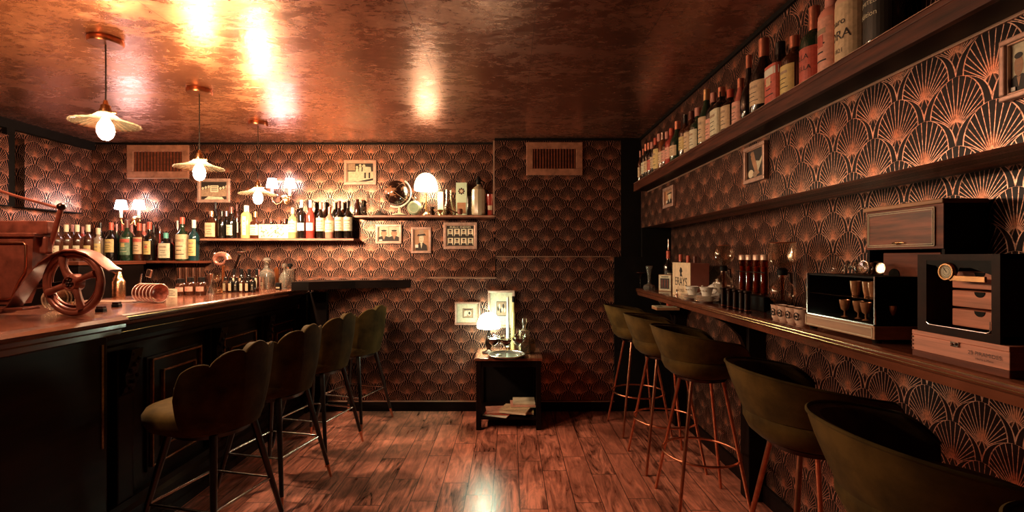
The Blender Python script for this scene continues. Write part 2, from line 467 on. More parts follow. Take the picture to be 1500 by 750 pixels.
# pictures: pics[i] draws in unit square (x right, z up) on a card
def picture(px0, py0, px1, py1, Y, label, draw, fm=framep, fwr=.08, mount=0., card=paper, side=None, ww=None, depth=.022):
    if side is None:
        a = at(px0, py1, Y); b = at(px1, py0, Y); w = b.x-a.x; h = b.z-a.z
        o = thing('framed_picture', label, 'picture', (a.x, Y-.001, a.z))
    else:
        X = side; ya = X*F/(px0-VX); yb = X*F/(px1-VX); w = ya-yb
        z1 = EYE-(py0-VY)*ya/F; z0 = EYE-(py1-VY)*ya/F; h = z1-z0
        o = thing('framed_picture', label, 'picture', (X-.001, ya, z0), -pi/2)
    fw = fwr*max(w, h)
    MB().frame(0, w, 0, h, fw, -depth, 0, .003).build('frame', fm, o)
    MB().frame(fw, w-fw, fw, h-fw, fw*.25, -depth*.7, -.003).build('inner_lip', lightline, o)
    c = MB().mat(card).box(fw, w-fw, -.006, -.002, fw, h-fw)
    mx = fw+mount*(w-2*fw); mz = fw+mount*(h-2*fw); W_, H_ = w-2*mx, h-2*mz
    lay = [-.0066]
    def poly(m, pts):
        lay[0] -= .0002
        c.mat(m); c.add([(mx+x*W_, lay[0], mz+z*H_) for x, z in pts], [tuple(range(len(pts)))])
    def ell(m, cx, cz, rx, rz, n=16): poly(m, [(cx+rx*cos(2*pi*i/n), cz+rz*sin(2*pi*i/n)) for i in range(n)])
    if mount > 0: poly(ink, [(-.04, -.05), (1.04, -.05), (1.04, 1.05), (-.04, 1.05)])
    draw(poly, ell)
    c.build('print', None, o)
    return o
def rect(x0, z0, x1, z1): return [(x0, z0), (x1, z0), (x1, z1), (x0, z1)]
def bust(poly, ell, x, z, s, hat=False, bg=None, face=cream):
    poly(ink, [(x-.42*s, z), (x-.36*s, z+.28*s), (x-.14*s, z+.40*s), (x+.14*s, z+.40*s), (x+.36*s, z+.28*s), (x+.42*s, z)])
    poly(face, [(x-.07*s, z+.36*s), (x, z+.12*s), (x+.07*s, z+.36*s)])
    ell(face, x, z+.6*s, .16*s, .24*s)
    ell(ink, x, z+.83*s, .15*s, .07*s)
    ell(sepia, x-.05*s, z+.6*s, .03*s, .02*s); ell(sepia, x+.05*s, z+.6*s, .03*s, .02*s); ell(sepia, x, z+.48*s, .05*s, .012*s)
    if hat:
        poly(ink, [(x-.3*s, z+.72*s), (x+.32*s, z+.76*s), (x+.2*s, z+.86*s), (x-.22*s, z+.82*s)]); poly(sepia, [(x-.17*s, z+.8*s), (x+.17*s, z+.84*s), (x+.12*s, z+1.04*s), (x-.12*s, z+1.02*s)])
def d_play(p, e):
    p(ink, rect(0, .55, 1, 1)); p(cream, rect(0, .1, 1, .55)); p(ink, [(0, .1), (.4, .05), (1, .22), (1, .1), (.5, -.0)]); p(sepia, rect(.0, .6, .3, .95))
    for x, h in ((.36, .5), (.48, .62), (.62, .6)):
        p(cream, [(x-.06, .3), (x+.05, .3), (x+.06, .3+h*.8), (x-.03, .3+h*.8)]); e(cream, x+.01, .36+h*.82, .045, .07)
    p(cream, [(.62, .5), (.9, .5), (.88, .78), (.68, .8)]); p(ink, rect(.64, .2, .7, .5)); p(ink, rect(.8, .2, .86, .5)); e(cream, .62, .82, .06, .08)
def d_group(p, e):
    p(ink, rect(0, 0, 1, 1))
    for i in range(9):
        x = .08+.11*i; z = .62+.14*((i*7) % 3)/3
        e(cream, x, z, .045, .075); p(sepia, [(x-.06, .2), (x+.06, .2), (x+.05, z-.08), (x-.05, z-.08)])
    p(cream, rect(.36, .42, .66, .78)); 
    for k in range(3): p(ink, rect(.4, .50+.09*k, .62, .53+.09*k))
    p(cream, [(.1, .0), (.9, .0), (.8, .16), (.3, .2)])
def d_two(p, e):
    p(cream, rect(0, 0, 1, 1)); bust(p, e, .27, .02, .86, face=tanw); bust(p, e, .74, .02, .86, face=tanw); p(ink, rect(.49, 0, .5, 1))
    p(white, rect(.06, .06, .2, .14))
def d_hat(p, e):
    p(tanw, rect(0, 0, 1, 1)); bust(p, e, .5, 0, .95, hat=True); p(white, rect(.1, .16, .3, .3))
def d_eight(p, e):
    p(ink, rect(0, 0, 1, 1))
    for r in range(2):
        for k in range(4):
            x = .14+.24*k; z = .06+.42*r; p(cream if (r+k) % 2 else paper, rect(x-.1, z, x+.1, z+.34)); 
            p(ink, [(x-.09, z), (x-.06, z+.1), (x+.06, z+.1), (x+.09, z)]); e(sepia, x, z+.2, .045, .085); e(ink, x, z+.27, .05, .035)
def d_small(p, e):
    p(sepia, rect(0, 0, 1, 1)); p(paper, [(.1, .1), (.4, .2), (.45, .8), (.15, .7)]); e(paper, .65, .5, .2, .3); e(ink, .65, .5, .1, .18); p(ink, rect(.1, .86, .9, .95))
def d_small2(p, e):
    p(sepia, rect(0, 0, 1, 1))
    for i in range(6): e(paper if i % 2 else ink, .15+.14*i, .5+.2*sin(i*2), .09, .18)
def d_dance(p, e):
    p(ink, rect(0, 0, 1, 1)); p(tanw, [(.2, .75), (.35, .95), (.55, .4), (.7, .15), (.5, .1), (.3, .5)]); e(tanw, .27, .86, .09, .08)
    p(cream, [(.5, .6), (.62, .2), (.95, .75), (.98, .85), (.7, .55)]); e(paper, .2, .2, .16, .14); e(sepia, .45, .15, .14, .1)
picture(505, 235, 552, 271, YB, 'framed sepia photo of figures on a street, alone above the wine bottles', d_play)
picture(291, 262, 338, 297, YB, 'framed sepia group photo with a hand-held sign, behind the middle pendant lamp', d_group)
picture(551, 329, 589, 357, YB, 'small framed photo with two side-by-side portraits of men in dark suits', d_two)
picture(603, 333, 632, 371, YB, 'upright framed portrait of a man in a hat and dark suit', d_hat, card=tanw)
pp = picture(650, 326, 699, 365, YB, 'framed black poster with two rows of four small portraits', d_eight, card=ink)
text('PUBLIC ENEMIES', .027, pp, cream, Matrix.Translation((.157, -.009, .205)))
picture(667, 442, 704, 475, YL, 'framed print with wide pale mount, left of the glowing table lamp', d_small, fwr=.06, mount=.28, fm=framep, card=cream, depth=.05)
picture(715, 425, 754, 479, YL, 'framed print with wide pale mount, hung behind the tall white candle', d_small2, fwr=.05, mount=.3, fm=framep, card=cream, depth=.05)
picture(1095, 219, 1126, 271, 0, 'small pinkish framed photo in the middle of the right wall band', d_dance, side=XM, fwr=.09, card=ink)
picture(975, 277, 990, 306, 0, 'small dark framed photo at the far end of the right wall band', d_hat, side=XM, fwr=.09, card=ink)
picture(1476, 62, 1545, 151, 0, 'light framed picture cut off at the right edge of the photo', d_two, side=XM, fwr=.09, card=paper)

# ------------------------------------------------------------------ lamps
warmE = mat('pendant_bulb_glow', (1, .8, .5), .5, var=0, emit=(1, .69, .41), es=P_BULB)
pale = mat('sconce_shade_glow', (.9, .85, .85), .7, var=0, emit=(1, .80, .82), es=P_SCONCE)
globeE = mat('shelf_lamp_glow', (.9, .9, .8), .6, var=0, emit=(1, .82, .50), es=P_GLOBE)
tableE = mat('table_lamp_glow', (.9, 1, .9), .6, var=0, emit=(.80, 1, .74), es=P_TABLE)
rib = thin('ribbed_clear_glass', (.95, .88, .7), .5)
_t = rib.node_tree; _o = [n for n in _t.nodes if n.type == 'OUTPUT_MATERIAL'][0]; _m = [n for n in _t.nodes if n.type == 'MIX_SHADER'][0]
_tl = _t.nodes.new('ShaderNodeBsdfTranslucent'); _tl.inputs[0].default_value = (.9, .85, .7, 1); _m2 = _t.nodes.new('ShaderNodeMixShader'); _m2.inputs[0].default_value = .03
_t.links.new(_m.outputs[0], _m2.inputs[1]); _t.links.new(_tl.outputs[0], _m2.inputs[2]); _t.links.new(_m2.outputs[0], _o.inputs[0])
fillE = mat('added_fill_bulb_glow', (1, .8, .5), .5, var=0, emit=(1, .62, .38), es=P_BULB*.45)  # bulb for the added out-of-view pendant
def pendant(X, Y, zb, label, bulb=None):
    o = thing('pendant_lamp', label, 'lamp', (X, Y, H), group='pendant lamps over the bar')
    MB().lathe([(.0, 0), (.07, 0), (.074, -.01), (.074, -.022), (.07, -.03), (.0, -.03)], 32).build('ceiling_rose', copper, o, smooth=40)
    L = H-zb
    MB().tube([(0, 0, -.03), (0.001, 0, -L*.5), (0, 0, -L+.12)], .0035, 8).build('cord', ink, o, smooth=60)
    sk = MB().lathe([(0, .135), (.008, .135), (.012, .115), (.02, .11), (.022, .09), (.026, .088), (.026, .06), (.02, .055), (0, .055)], 20, (0, 0, -L)).build('socket', brass, o, smooth=40)
    MB().tube([(.024, 0, -L+.075), (.045, 0, -L+.075)], .003, 8).ball((.048, 0, -L+.075), .006, 10).build('switch', brass, sk, smooth=50)
    fl = lambda a, z: 1+.02*cos(28*a)*(1 if z < .05 else .2)
    MB().lathe([(.024, .078), (.034, .07), (.055, .052), (.08, .04), (.11, .030), (.135, .024), (.142, .018), (.138, .016), (.11, .027), (.08, .037), (.055, .049), (.034, .067), (.026, .075)], 112, (0, 0, -L), flute=fl).build('glass_shade', rib, o, smooth=50)
    MB().lathe([(0, -.062), (.012, -.06), (.026, -.048), (.034, -.028), (.036, -.008), (.03, .016), (.016, .04), (.012, .055), (0, .056)], 16, (0, 0, -L)).build('bulb', bulb or warmE, o, smooth=60)
pendant(-2.0, 2.36, 2.02, 'pendant lamp with fluted glass shade, nearest and largest of the three over the bar')
pendant(-2.0, 1.6, 2.03, 'added pendant lamp with fluted glass shade, unseen beyond the left edge, brightening the metal car', fillE)  # added lamp out of view, brightens the car and the right side
pendant(-2.0, 3.07, 1.935, 'pendant lamp with fluted glass shade, middle one of the three over the bar')
pendant(-2.02, 3.82, 1.866, 'pendant lamp with fluted glass shade, farthest one in front of the wall sconce')

def sconce(px, py, label):
    c = at(px, py, YB); o = thing('wall_sconce', label, 'wall lamp', (c.x, YB, c.z), group='double wall sconces behind the bar')
    MB().lathe([(0, -.02), (.035, -.018), (.045, 0), (.035, .018), (0, .02)], 20, M=Matrix.Rotation(pi/2, 4, 'X') @ Matrix.Diagonal((1, 1, .6, 1)) ).build('wall_plate', brass, o, (0, -.02, -.06), smooth=50)
    for s in (-1, 1):
        pts = [(0, -.03, -.06)]
        for i in range(9):
            a = pi*i/8; pts.append((s*(.04+.04*(1-cos(a))/1-.0), -.03-.05*i/8, -.06-.05*sin(a)))
        pts = [(0, -.03, -.06), (s*.02, -.05, -.10), (s*.05, -.07, -.115), (s*.078, -.08, -.09), (s*.082, -.085, -.05)]
        ar = MB().tube(pts, .006, 8).build('arm', brass, o, smooth=60)
        MB().lathe([(0, 0), (.03, .004), (.032, .008), (0, .008)], 20, (s*.082, -.085, -.05)).build('drip_cup', brass, ar, smooth=40)
        MB().lathe([(.012, 0), (.012, .09), (0, .09)], 16, (s*.082, -.085, -.042)).build('candle_sleeve', cream, ar, smooth=40)
        sh = MB().lathe([(.052, 0), (.036, .082), (.0345, .082), (.0505, 0)], 28, (s*.082, -.085, .04), cap=False).build('lamp_shade', pale, o, smooth=40)
        MB().lathe([(.0535, 0), (.053, .006)], 28, (s*.082, -.085, .037), cap=False).build('shade_trim', ink, sh)
    lamp('sconce_light', 'POINT', (c.x, YB-.1, c.z+.16), 1.5, (1, .80, .84), .05)
sconce(201, 314, 'double brass wall sconce with two white shades, left one above the liquor bottles')
sconce(418, 283, 'double brass wall sconce with two white shades above the botanical box')

# table lamp helper: globe shade with scalloped rim
def dome(r, seg=40, fl=.05, n=12, zc=1.):
    pr = [(r*sin(pi*i/20)+.0005, r*zc*(-cos(pi*i/20))) for i in range(20, 5, -1)]
    return MB().lathe(pr, seg, flute=lambda a, z: 1+fl*cos(n*a)*(max(0, -z/r)+.15))
# ------------------------------------------------------------------ bar counter
BT = 1.115
bar = thing('bar_counter', 'long dark wooden bar counter with reddish top, moulded edge and panelled front', 'bar counter', (-2.2, 2.0, 0))
def rel(o, X, Y, Z=0): return Matrix.Translation((-X, -Y, -Z))
def shift(mb, dx, dy, dz=0): mb.v = [(v[0]+dx, v[1]+dy, v[2]+dz) for v in mb.v]; return mb
def B(mb, name, m=None, smooth=None, parent=None): return shift(mb, 2.2, -2.0).build(name, m, parent or bar, smooth=smooth)
# top: slab and moulded nosing run along Y
nose = [(-2.62, 1.075), (-2.62, BT), (-1.815, BT), (-1.80, 1.108), (-1.797, 1.098), (-1.808, 1.092), (-1.812, 1.084), (-1.802, 1.078), (-1.80, 1.068), (-1.815, 1.058), (-1.84, 1.055), (-1.84, 1.075)]
B(MB().prism([(p[0], p[1]) for p in nose], (2.12, 4.28), 'y'), 'worktop', topw)
B(MB().box(-1.8, -1.7955, 2.12, 4.28, 1.099, 1.103), 'edge_inlay', brass)
B(MB().box(-2.45, -1.94, .3, 4.28, .0, 1.06), 'carcass', barw)
fr = [(-1.95, .93), (-1.90, .93), (-1.90, .95), (-1.885, .965), (-1.885, .985), (-1.87, .99), (-1.865, 1.02), (-1.85, 1.03), (-1.845, 1.055), (-1.95, 1.055)]
B(MB().prism(fr, (2.12, 4.28), 'y'), 'cornice_moulding', barw)
B(MB().box(-1.864, -1.8605, 2.14, 4.27, 1.022, 1.028), 'gilt_line', brass)
ba = [(-1.95, 0), (-1.82, 0), (-1.82, .05), (-1.835, .055), (-1.835, .09), (-1.86, .10), (-1.865, .135), (-1.89, .15), (-1.895, .18), (-1.95, .18)]
B(MB().prism(ba, (.3, 4.28), 'y'), 'plinth_moulding', barw)
for i, y0 in enumerate((2.55, 3.19, 3.83)):
    y1 = y0+.41; p = B(MB().box(-1.945, -1.925, y0-.02, y1+.02, .24, .85, bev=.004), 'front_panel', barw)
    for (a, b, z0, z1) in ((y0, y1, .26, .838), (y0+.08, y1-.05, .34, .765)):
        m = MB()
        for q in ((a, b, z1-.012, z1), (a, b, z0, z0+.012), (a, a+.012, z0, z1), (b-.012, b, z0, z1)):
            m.rbox(-1.928, -1.908, q[0], q[1], q[2], q[3], .004)
        shift(m, 2.2, -2.0).build('panel_moulding', mat('highlight_brown', (.25, .1, .045), .25, metal=.5, var=.5, scale=40), p)  # moulding coloured paler than the bar to carry the highlights on it
glint = mat('edge_highlight_tone', (.3, .15, .07), .3, metal=.8, var=.5, scale=60)
for y in (2.36, 3.08, 3.71, 4.26):
    m = MB().rbox(-1.94, -1.90, y-.05, y+.05, .18, .93, .006)
    pl = B(m, 'pilaster', barw)
    m = MB()
    prof = [(-1.9, .70), (-1.885, .72), (-1.87, .76), (-1.875, .80), (-1.862, .84), (-1.85, .88), (-1.84, .93), (-1.9, .93)]
    m.prism(prof, (y-.035, y+.035), 'y')
    for k in range(7):
        m.ball((-1.862+.002*k, y-.02+.02*(k % 3), .74+.028*k), .011, 10)
    shift(m, 2.2, -2.0).build('carved_corbel', barw, pl)
# near, wider section
nose2 = [(-2.62, 1.07), (-2.62, 1.125), (-1.74, 1.125), (-1.715, 1.118), (-1.70, 1.105), (-1.698, 1.095), (-1.715, 1.085), (-1.715, 1.07), (-1.735, 1.06), (-1.735, 1.04), (-1.76, 1.03), (-1.78, 1.03), (-1.78, 1.07)]
B(MB().prism(nose2, (.3, 2.13), 'y'), 'raised_worktop', topw)
B(MB().box(-1.96, -1.77, .3, 2.10, 0, 1.06, bev=.008), 'near_pilaster', barw)
B(MB().box(-1.772, -1.766, 2.065, 2.075, .55, 1.0), 'edge_highlight', glint)  # pale strip painting the highlight down the body edge
# end post and corner ledge
B(MB().box(-1.87, -1.80, 4.22, 4.29, 0, 1.055, bev=.005), 'end_post', barw)
B(MB().box(-1.803, -1.797, 4.222, 4.23, .62, 1.02), 'post_strip', steel)
o = MB().prism([(-1.79, 3.9), (-1.66, 3.93), (-1.35, 4.15), (-.9, 4.295), (-1.79, 4.295)], (1.11, 1.178), 'z').build('corner_ledge', blackw)  # ledge thickened so its dark front also stands for the shadow below
tag(o, 'black triangular wooden ledge on the half wall at the far end of the bar', 'ledge')
o = MB().box(-1.79, -1.64, 4.255, 4.295, 0, 1.07, bev=.004).build('black_end_panel', blackw)
tag(o, 'black wooden upright panel against the half wall at the far end of the bar', 'panel')

# ------------------------------------------------------------------ left stools: scalloped shell backs
def shell(r_out, r_in, z0, topf, a_max, n=72, m=14, prof=None, fl=None):
    vs = []; fs = []
    def P(r, a, z): return (r*cos(a), r*sin(a), z)
    for i in range(n+1):
        a = -a_max+2*a_max*i/n; zt = topf(a)
        for j in range(m+1):
            z = z0+(zt-z0)*j/m; k = prof(j/m) if prof else 0
            vs.append(P(r_out+k, a, z))
        for j in range(m, -1, -1):
            z = z0+(zt-z0)*j/m; k = prof(j/m) if prof else 0
            f_ = fl(a) if fl else 0
            e = .006 if j == m else 0
            vs.append(P(r_in+k-f_, a, z-e))
    c = 2*(m+1)
    for i in range(n):
        for j in range(c):
            fs.append((i*c+j, i*c+(j+1) % c, (i+1)*c+(j+1) % c, (i+1)*c+j))
    fs.append(tuple(range(c))); fs.append(tuple(n*c+j for j in range(c-1, -1, -1)))
    return vs, fs
blackleg = mat('black_leg', (.010, .006, .005), .3, var=.3, coat=.3)
def scallop_stool(label, x, y, rz):
    t = thing('scalloped_bar_stool', label, 'bar stool', (x, y, 0), rz, 'scalloped velvet stools along the bar')
    am = R(80); nl = 5
    def top(a):
        u = abs(a)/am; base = .955-.115*u**1.5
        l = abs(sin((a+am)/(2*am)*nl*pi))**.55
        return base+.035*l-(.07*max(0, (u-.9)/.1)**2)
    vs, fs = shell(.232, .195, .60, top, am, 112, 14, lambda k: .0+.028*k-.03*(1-k)**3, lambda a: .016*abs(sin((a+am)/(2*am)*nl*pi))**.6)
    MB().add(vs, fs).build('backrest', velvetd, t, smooth=50)
    pts = [((.231+.022)*cos(a), (.231+.022)*sin(a), top(a)) for a in [-am+2*am*i/90 for i in range(91)]]
    MB().tube(pts, .0045, 6).build('piping', velvet, t, smooth=60)
    MB().lathe([(0, .58), (.17, .58), (.205, .60), (.222, .635), (.224, .665), (.21, .69), (.17, .70), (0, .702)], 48, (-.04, 0, 0), sq=.06, dx=1.08).build('seat', velvet, t, smooth=50)
    MB().lathe([(0, .565), (.16, .565), (.17, .585), (0, .585)], 32).build('seat_pan', blackleg, t, smooth=40)
    ft = []
    for sx in (-1, 1):
        for sy in (-1, 1):
            a = Vector((sx*.12, sy*.12, .58)); b = Vector((sx*.225, sy*.225, 0)); c = a.lerp(b, .86); ft.append((a, b))
            lg = MB().tube([a, c], .017, 12, r2=.0115).build('leg', blackleg, t, smooth=60)
            MB().tube([c, b], .0118, 12, r2=.008).build('brass_tip', copper, lg, smooth=60)
    zz = .27
    cor = [a.lerp(b, (.58-zz)/.58) for a, b in ft]
    order = [0, 1, 3, 2]
    m = MB()
    for i in range(4):
        m.tube([cor[order[i]], cor[order[(i+1) % 4]]], .0065, 8)
    m.build('footrest', steel, t, smooth=60)
    return t
for x, y, rz, l in ((-1.42, 2.28, -.22, 'green velvet bar stool with scalloped back, nearest in the row along the left bar'),
                    (-1.40, 2.84, -.22, 'green velvet bar stool with scalloped back, second nearest in the row along the left bar'),
                    (-1.38, 3.42, -.24, 'green velvet bar stool with scalloped back, third from the camera along the left bar'),
                    (-1.30, 3.98, -.30, 'green velvet bar stool with scalloped back, farthest in the row beside the half wall')):
    if l.find('nearest in the row along') > 0 and 'second' not in l: st0 = scallop_stool(l, x, y, rz)
    else: dup(st0, (x, y, 0), rz, l)

# ------------------------------------------------------------------ right stools: round bucket
def bucket_stool(label, x, y, rz):
    t = thing('bucket_bar_stool', label, 'bar stool', (x, y, 0), rz, 'round backed velvet stools along the right counter')
    am = R(128)
    def top(a):
        u = abs(a)/am
        return .995-.075*u**1.7-.05*max(0, (u-.85)/.15)**2
    def prof(k): return -.058*(1-k)**1.2
    def bot(a): return .765
    vs, fs = shell(.272, .243, .832, top, am, 80, 12, prof)
    MB().add(vs, fs).build('backrest', velvet, t, smooth=50)
    pts = [(.271*cos(a), .271*sin(a), top(a)+.001) for a in [-am+2*am*i/70 for i in range(71)]]
    MB().tube(pts, .005, 6).build('piping', velvetd, t, smooth=60)
    MB().lathe([(0, .722), (.12, .725), (.165, .74), (.195, .765), (.212, .80), (.213, .826), (.2, .842), (.1, .853), (0, .853)], 48).build('seat', velvet, t, smooth=50)
    MB().lathe([(0, .712), (.13, .712), (.135, .727), (0, .727)], 32).build('seat_plate', darkmetal, t, smooth=40)
    for k in range(4):
        a = pi/4+k*pi/2
        p0 = Vector((.12*cos(a), .12*sin(a), .715)); p1 = Vector((.275*cos(a), .275*sin(a), 0))
        MB().tube([p0, p1], .0095, 12).build('leg', copper, t, smooth=60)
    MB().torus((0, 0, .30), .205, .007, 56, 8).build('footrest', copper, t, smooth=60)
    return t
rs = [(1.03, 3.86, pi+.1, 'round backed velvet stool at the right counter, farthest of the row'),
      (1.04, 3.22, pi+.05, 'round backed velvet stool at the right counter, second farthest'),
      (1.06, 2.66, pi, 'round backed velvet stool below the row of dark metal cylinders on the right counter'),
      (1.06, 1.70, pi+.02, 'round backed velvet stool below the glass display cabinet'),
      (1.00, 1.10, pi-.04, 'large-looking round backed velvet stool below the cigar boxes'),
      (.95, .545, pi, 'round backed velvet stool cut off at the bottom right corner')]
bs0 = bucket_stool(rs[0][3], *rs[0][:3])
for x, y, rz, l in rs[1:]: dup(bs0, (x, y, 0), rz, l)

# ------------------------------------------------------------------ right counter
CT = 1.105
rc = thing('wall_counter', 'long narrow dark wooden counter along the right wall with moulded edge', 'counter', (1.28, 1.6, 0))
def C(mb, name, m=None, smooth=None, parent=None): return shift(mb, -1.28, -1.6).build(name, m, parent or rc, smooth=smooth)
pr = [(1.439, 1.07), (1.439, CT), (1.135, CT), (1.122, 1.100), (1.118, 1.094), (1.124, 1.089), (1.118, 1.083), (1.122, 1.076), (1.13, 1.07), (1.135, 1.045), (1.15, 1.045), (1.15, 1.07)]
C(MB().prism(pr, (-1.0, 4.27), 'y'), 'worktop', topw)
C(MB().box(1.1165, 1.1185, -1.0, 4.27, 1.093, 1.096), 'edge_inlay', brass)
C(MB().box(1.1165, 1.1185, -1.0, 4.27, 1.082, 1.084), 'edge_inlay', brass)
for y in (3.95, 2.74, .9, -.3):
    C(MB().box(1.34, 1.436, y-.05, y+.05, 0, 1.07, bev=.006), 'support_post', blackw)
    C(MB().prism([(1.16, 1.07), (1.34, 1.07), (1.34, .86), (1.31, .93), (1.24, 1.0), (1.16, 1.035)], (y-.022, y+.022), 'y'), 'bracket', blackw)

# ------------------------------------------------------------------ bottle shelf upper right
SZ = 2.012; SX = 1.055
us = thing('bottle_shelf', 'long dark wooden box shelf full of bottles high on the right wall', 'shelf', (1.12, 1.7, SZ))
def U(mb, name, m=None): return shift(mb, -1.12, -1.7, -SZ).build(name, m, us)
U(MB().box(SX, XM-.001, -1.0, 4.1, SZ-.018, SZ, bev=.003), 'shelf_board', shelfw)
U(MB().box(SX, SX+.02, -1.0, 4.1, SZ-.068, SZ-.018, bev=.002), 'fascia', shelfw)
U(MB().box(SX+.02, XM-.001, -1.0, 4.1, SZ-.066, SZ-.05), 'underside', blackw)
U(MB().box(XM-.008, XM-.001, -1.0, 4.1, SZ-.074, SZ-.066), 'rear_strip', lightline)
U(MB().box(SX-.001, SX+.004, -1.0, 4.1, SZ, SZ+.002), 'front_edge', lightline)

# ------------------------------------------------------------------ bottles
PR = {
 'spirit': [(0, 0), (.93, 0), (1, .02), (1, .56), (.95, .62), (.75, .67), (.42, .72), (.33, .76), (.33, .90)],
 'wine': [(0, 0), (.93, 0), (1, .015), (1, .60), (.9, .655), (.6, .70), (.38, .745), (.34, .80), (.34, .92)],
 'champ': [(0, 0), (.93, 0), (1, .02), (1, .46), (.9, .54), (.7, .62), (.45, .70), (.36, .78), (.34, .90)],
 'squat': [(0, 0), (.9, 0), (1, .03), (1, .52), (.94, .6), (.6, .66), (.36, .70), (.34, .80), (.34, .88)],
 'bulb': [(0, 0), (.7, 0), (.8, .02), (1, .2), (1, .34), (.8, .46), (.45, .54), (.33, .62), (.3, .88)],
 'cone': [(0, 0), (.95, 0), (1, .03), (.98, .3), (.8, .5), (.5, .68), (.36, .78), (.34, .9)],
 'slim': [(0, 0), (.93, 0), (1, .02), (1, .7), (.8, .76), (.5, .8), (.45, .83), (.45, .9)],
 'jar': [(0, 0), (.93, 0), (1, .04), (1, .62), (.85, .70), (.55, .74), (.55, .80)],
}
def bottle(label, x, y, z, h, r, prof='spirit', col='green', cap='red', lab='cream', lz=(.18, .48), face=0., sq=0., flat=1., group=None, la=62, capz=(.80, 1.0), badge=None, kind='bottle', band=None, txt=None, cat='bottle'):
    # label faces -Y when face = 0
    t = thing(kind, label, cat, (x, y, z), face, group)
    P_ = PR[prof]
    MB().lathe([(a*r, b*h) for a, b in P_], 28 if not sq else 32, sq=sq, dy=flat).build('glass_body', G[col], t, smooth=50)
    nr = P_[-1][0]*r
    MB().lathe([(nr*1.0, capz[0]*h), (nr*1.16, capz[0]*h+.001), (nr*1.16, capz[1]*h-.002), (nr*.9, capz[1]*h), (0, capz[1]*h)], 18).build('cap', Cc[cap], t, smooth=40)
    if lab:
        A = R(la); n = 14; vs = []; fs = []
        rr = r*1.012+.0004
        for i in range(n+1):
            a = -pi/2-A+2*A*i/n; q = rr
            if sq > 0: e = 2+sq*8; q = rr*(abs(cos(a))**e+abs(sin(a))**e)**(-1/e)
            for z_ in (lz[0]*h, lz[1]*h): vs.append((q*cos(a), q*sin(a)*flat-(.0005 if flat != 1 else 0), z_))
        for i in range(n): fs.append((2*i, 2*i+2, 2*i+3, 2*i+1))
        lb = MB().mat(Ll[lab]).add(vs, fs)
        # printed bands and lines on the label
        def band_(z0, z1, a0, a1, m, q_=1.006):
            vs = []; fs = []; k = 8
            for i in range(k+1):
                a = -pi/2+R(a0)+(R(a1)-R(a0))*i/k; q = rr*q_+.0003
                if sq > 0: e = 2+sq*8; q *= (abs(cos(a))**e+abs(sin(a))**e)**(-1/e)
                for z_ in (z0*h, z1*h): vs.append((q*cos(a), q*sin(a)*flat-(.0008 if flat != 1 else 0), z_))
            for i in range(k): fs.append((2*i, 2*i+2, 2*i+3, 2*i+1))
            lb.mat(m).add(vs, fs)
        L = lz[1]-lz[0]; dk = ink if lab != 'black' and lab != 'green' else Ll['cream']
        if band: band_(lz[0]+L*.72, lz[0]+L*.92, -la*.9, la*.9, Ll[band])
        if not txt:
            for k in range(3):
                zz = lz[0]+L*(.18+.16*k); w = la*(.55-.12*((k*5) % 3))
                band_(zz, zz+L*.03, -w, w, dk)
            if not band: band_(lz[0]+L*.70, lz[0]+L*.80, -la*.5, la*.5, sepia if dk is ink else dk)
        if badge:
            band_(lz[0]+L*.45, lz[0]+L*.68, -la*.3, la*.3, Ll[badge], 1.01)
        lb.build('label', None, t)
        if txt:
            for s_, sz, zz in txt:
                text(s_, sz, t, dk, Matrix.Translation((0, 0, zz*h)), wrap=rr*1.01+.0006)
    return t
def zof(py, Y): return EYE-(py-VY)*Y/F

# shelves behind the bar
def shelf(px0, px1, py, label, Y0, m=redw):
    x0 = (px0-VX)*Y0/F; x1 = (px1-VX)*Y0/F; z = zof(py, Y0)
    o = thing('wall_shelf', label, 'shelf', ((x0+x1)/2, YB, z)); w = (x1-x0)/2
    MB().box(-w, w, Y0-YB, -.001, -.022, 0, bev=.003).build('board', m, o)
    MB().box(-w, w, Y0-YB-.003, Y0-YB, -.020, -.004).build('front_edge', mat('shelf_edge', (.3, .14, .09), .4, var=.4) if py < 380 else m, o)
    return z
Z1 = shelf(56, 293, 382, 'dark wooden shelf behind the bar holding the left group of liquor bottles', 4.325)
Z2 = shelf(293, 518, 349, 'wooden shelf behind the bar holding the wine bottles and botanical box', 4.325)
Z3 = shelf(519, 727, 315, 'upper wooden shelf holding the globe, glowing lamp and soda siphon', 4.345)
def row(spec, Z, Y=4.41, group=None):
    fr_ = [[q[0], q[2]] for q in spec if not q[7].get('dy')]
    def fit(px, r):
        g = [abs(px-q[0])*Y/F for q in fr_ if q[0] != px]
        return min(r, min(g)*.49) if g else r
    for px, ptop, r, prof, col, cap, lab, kw, label in spec:
        dy = kw.pop('dy', 0); yy = Y-.024
        if dy: yy = 4.474; r = min(r, .021)
        else: r = fit(px, r)
        if px < 135: yy = -3.80*F/(px-VX)-(.0 if not dy else -.07)
        bottle(label, (px-VX)*yy/F, yy, Z, max(.12, zof(ptop, yy)-Z), r, prof, col, cap, lab, group=group, **kw)
g1 = 'liquor bottles on the low left shelf'
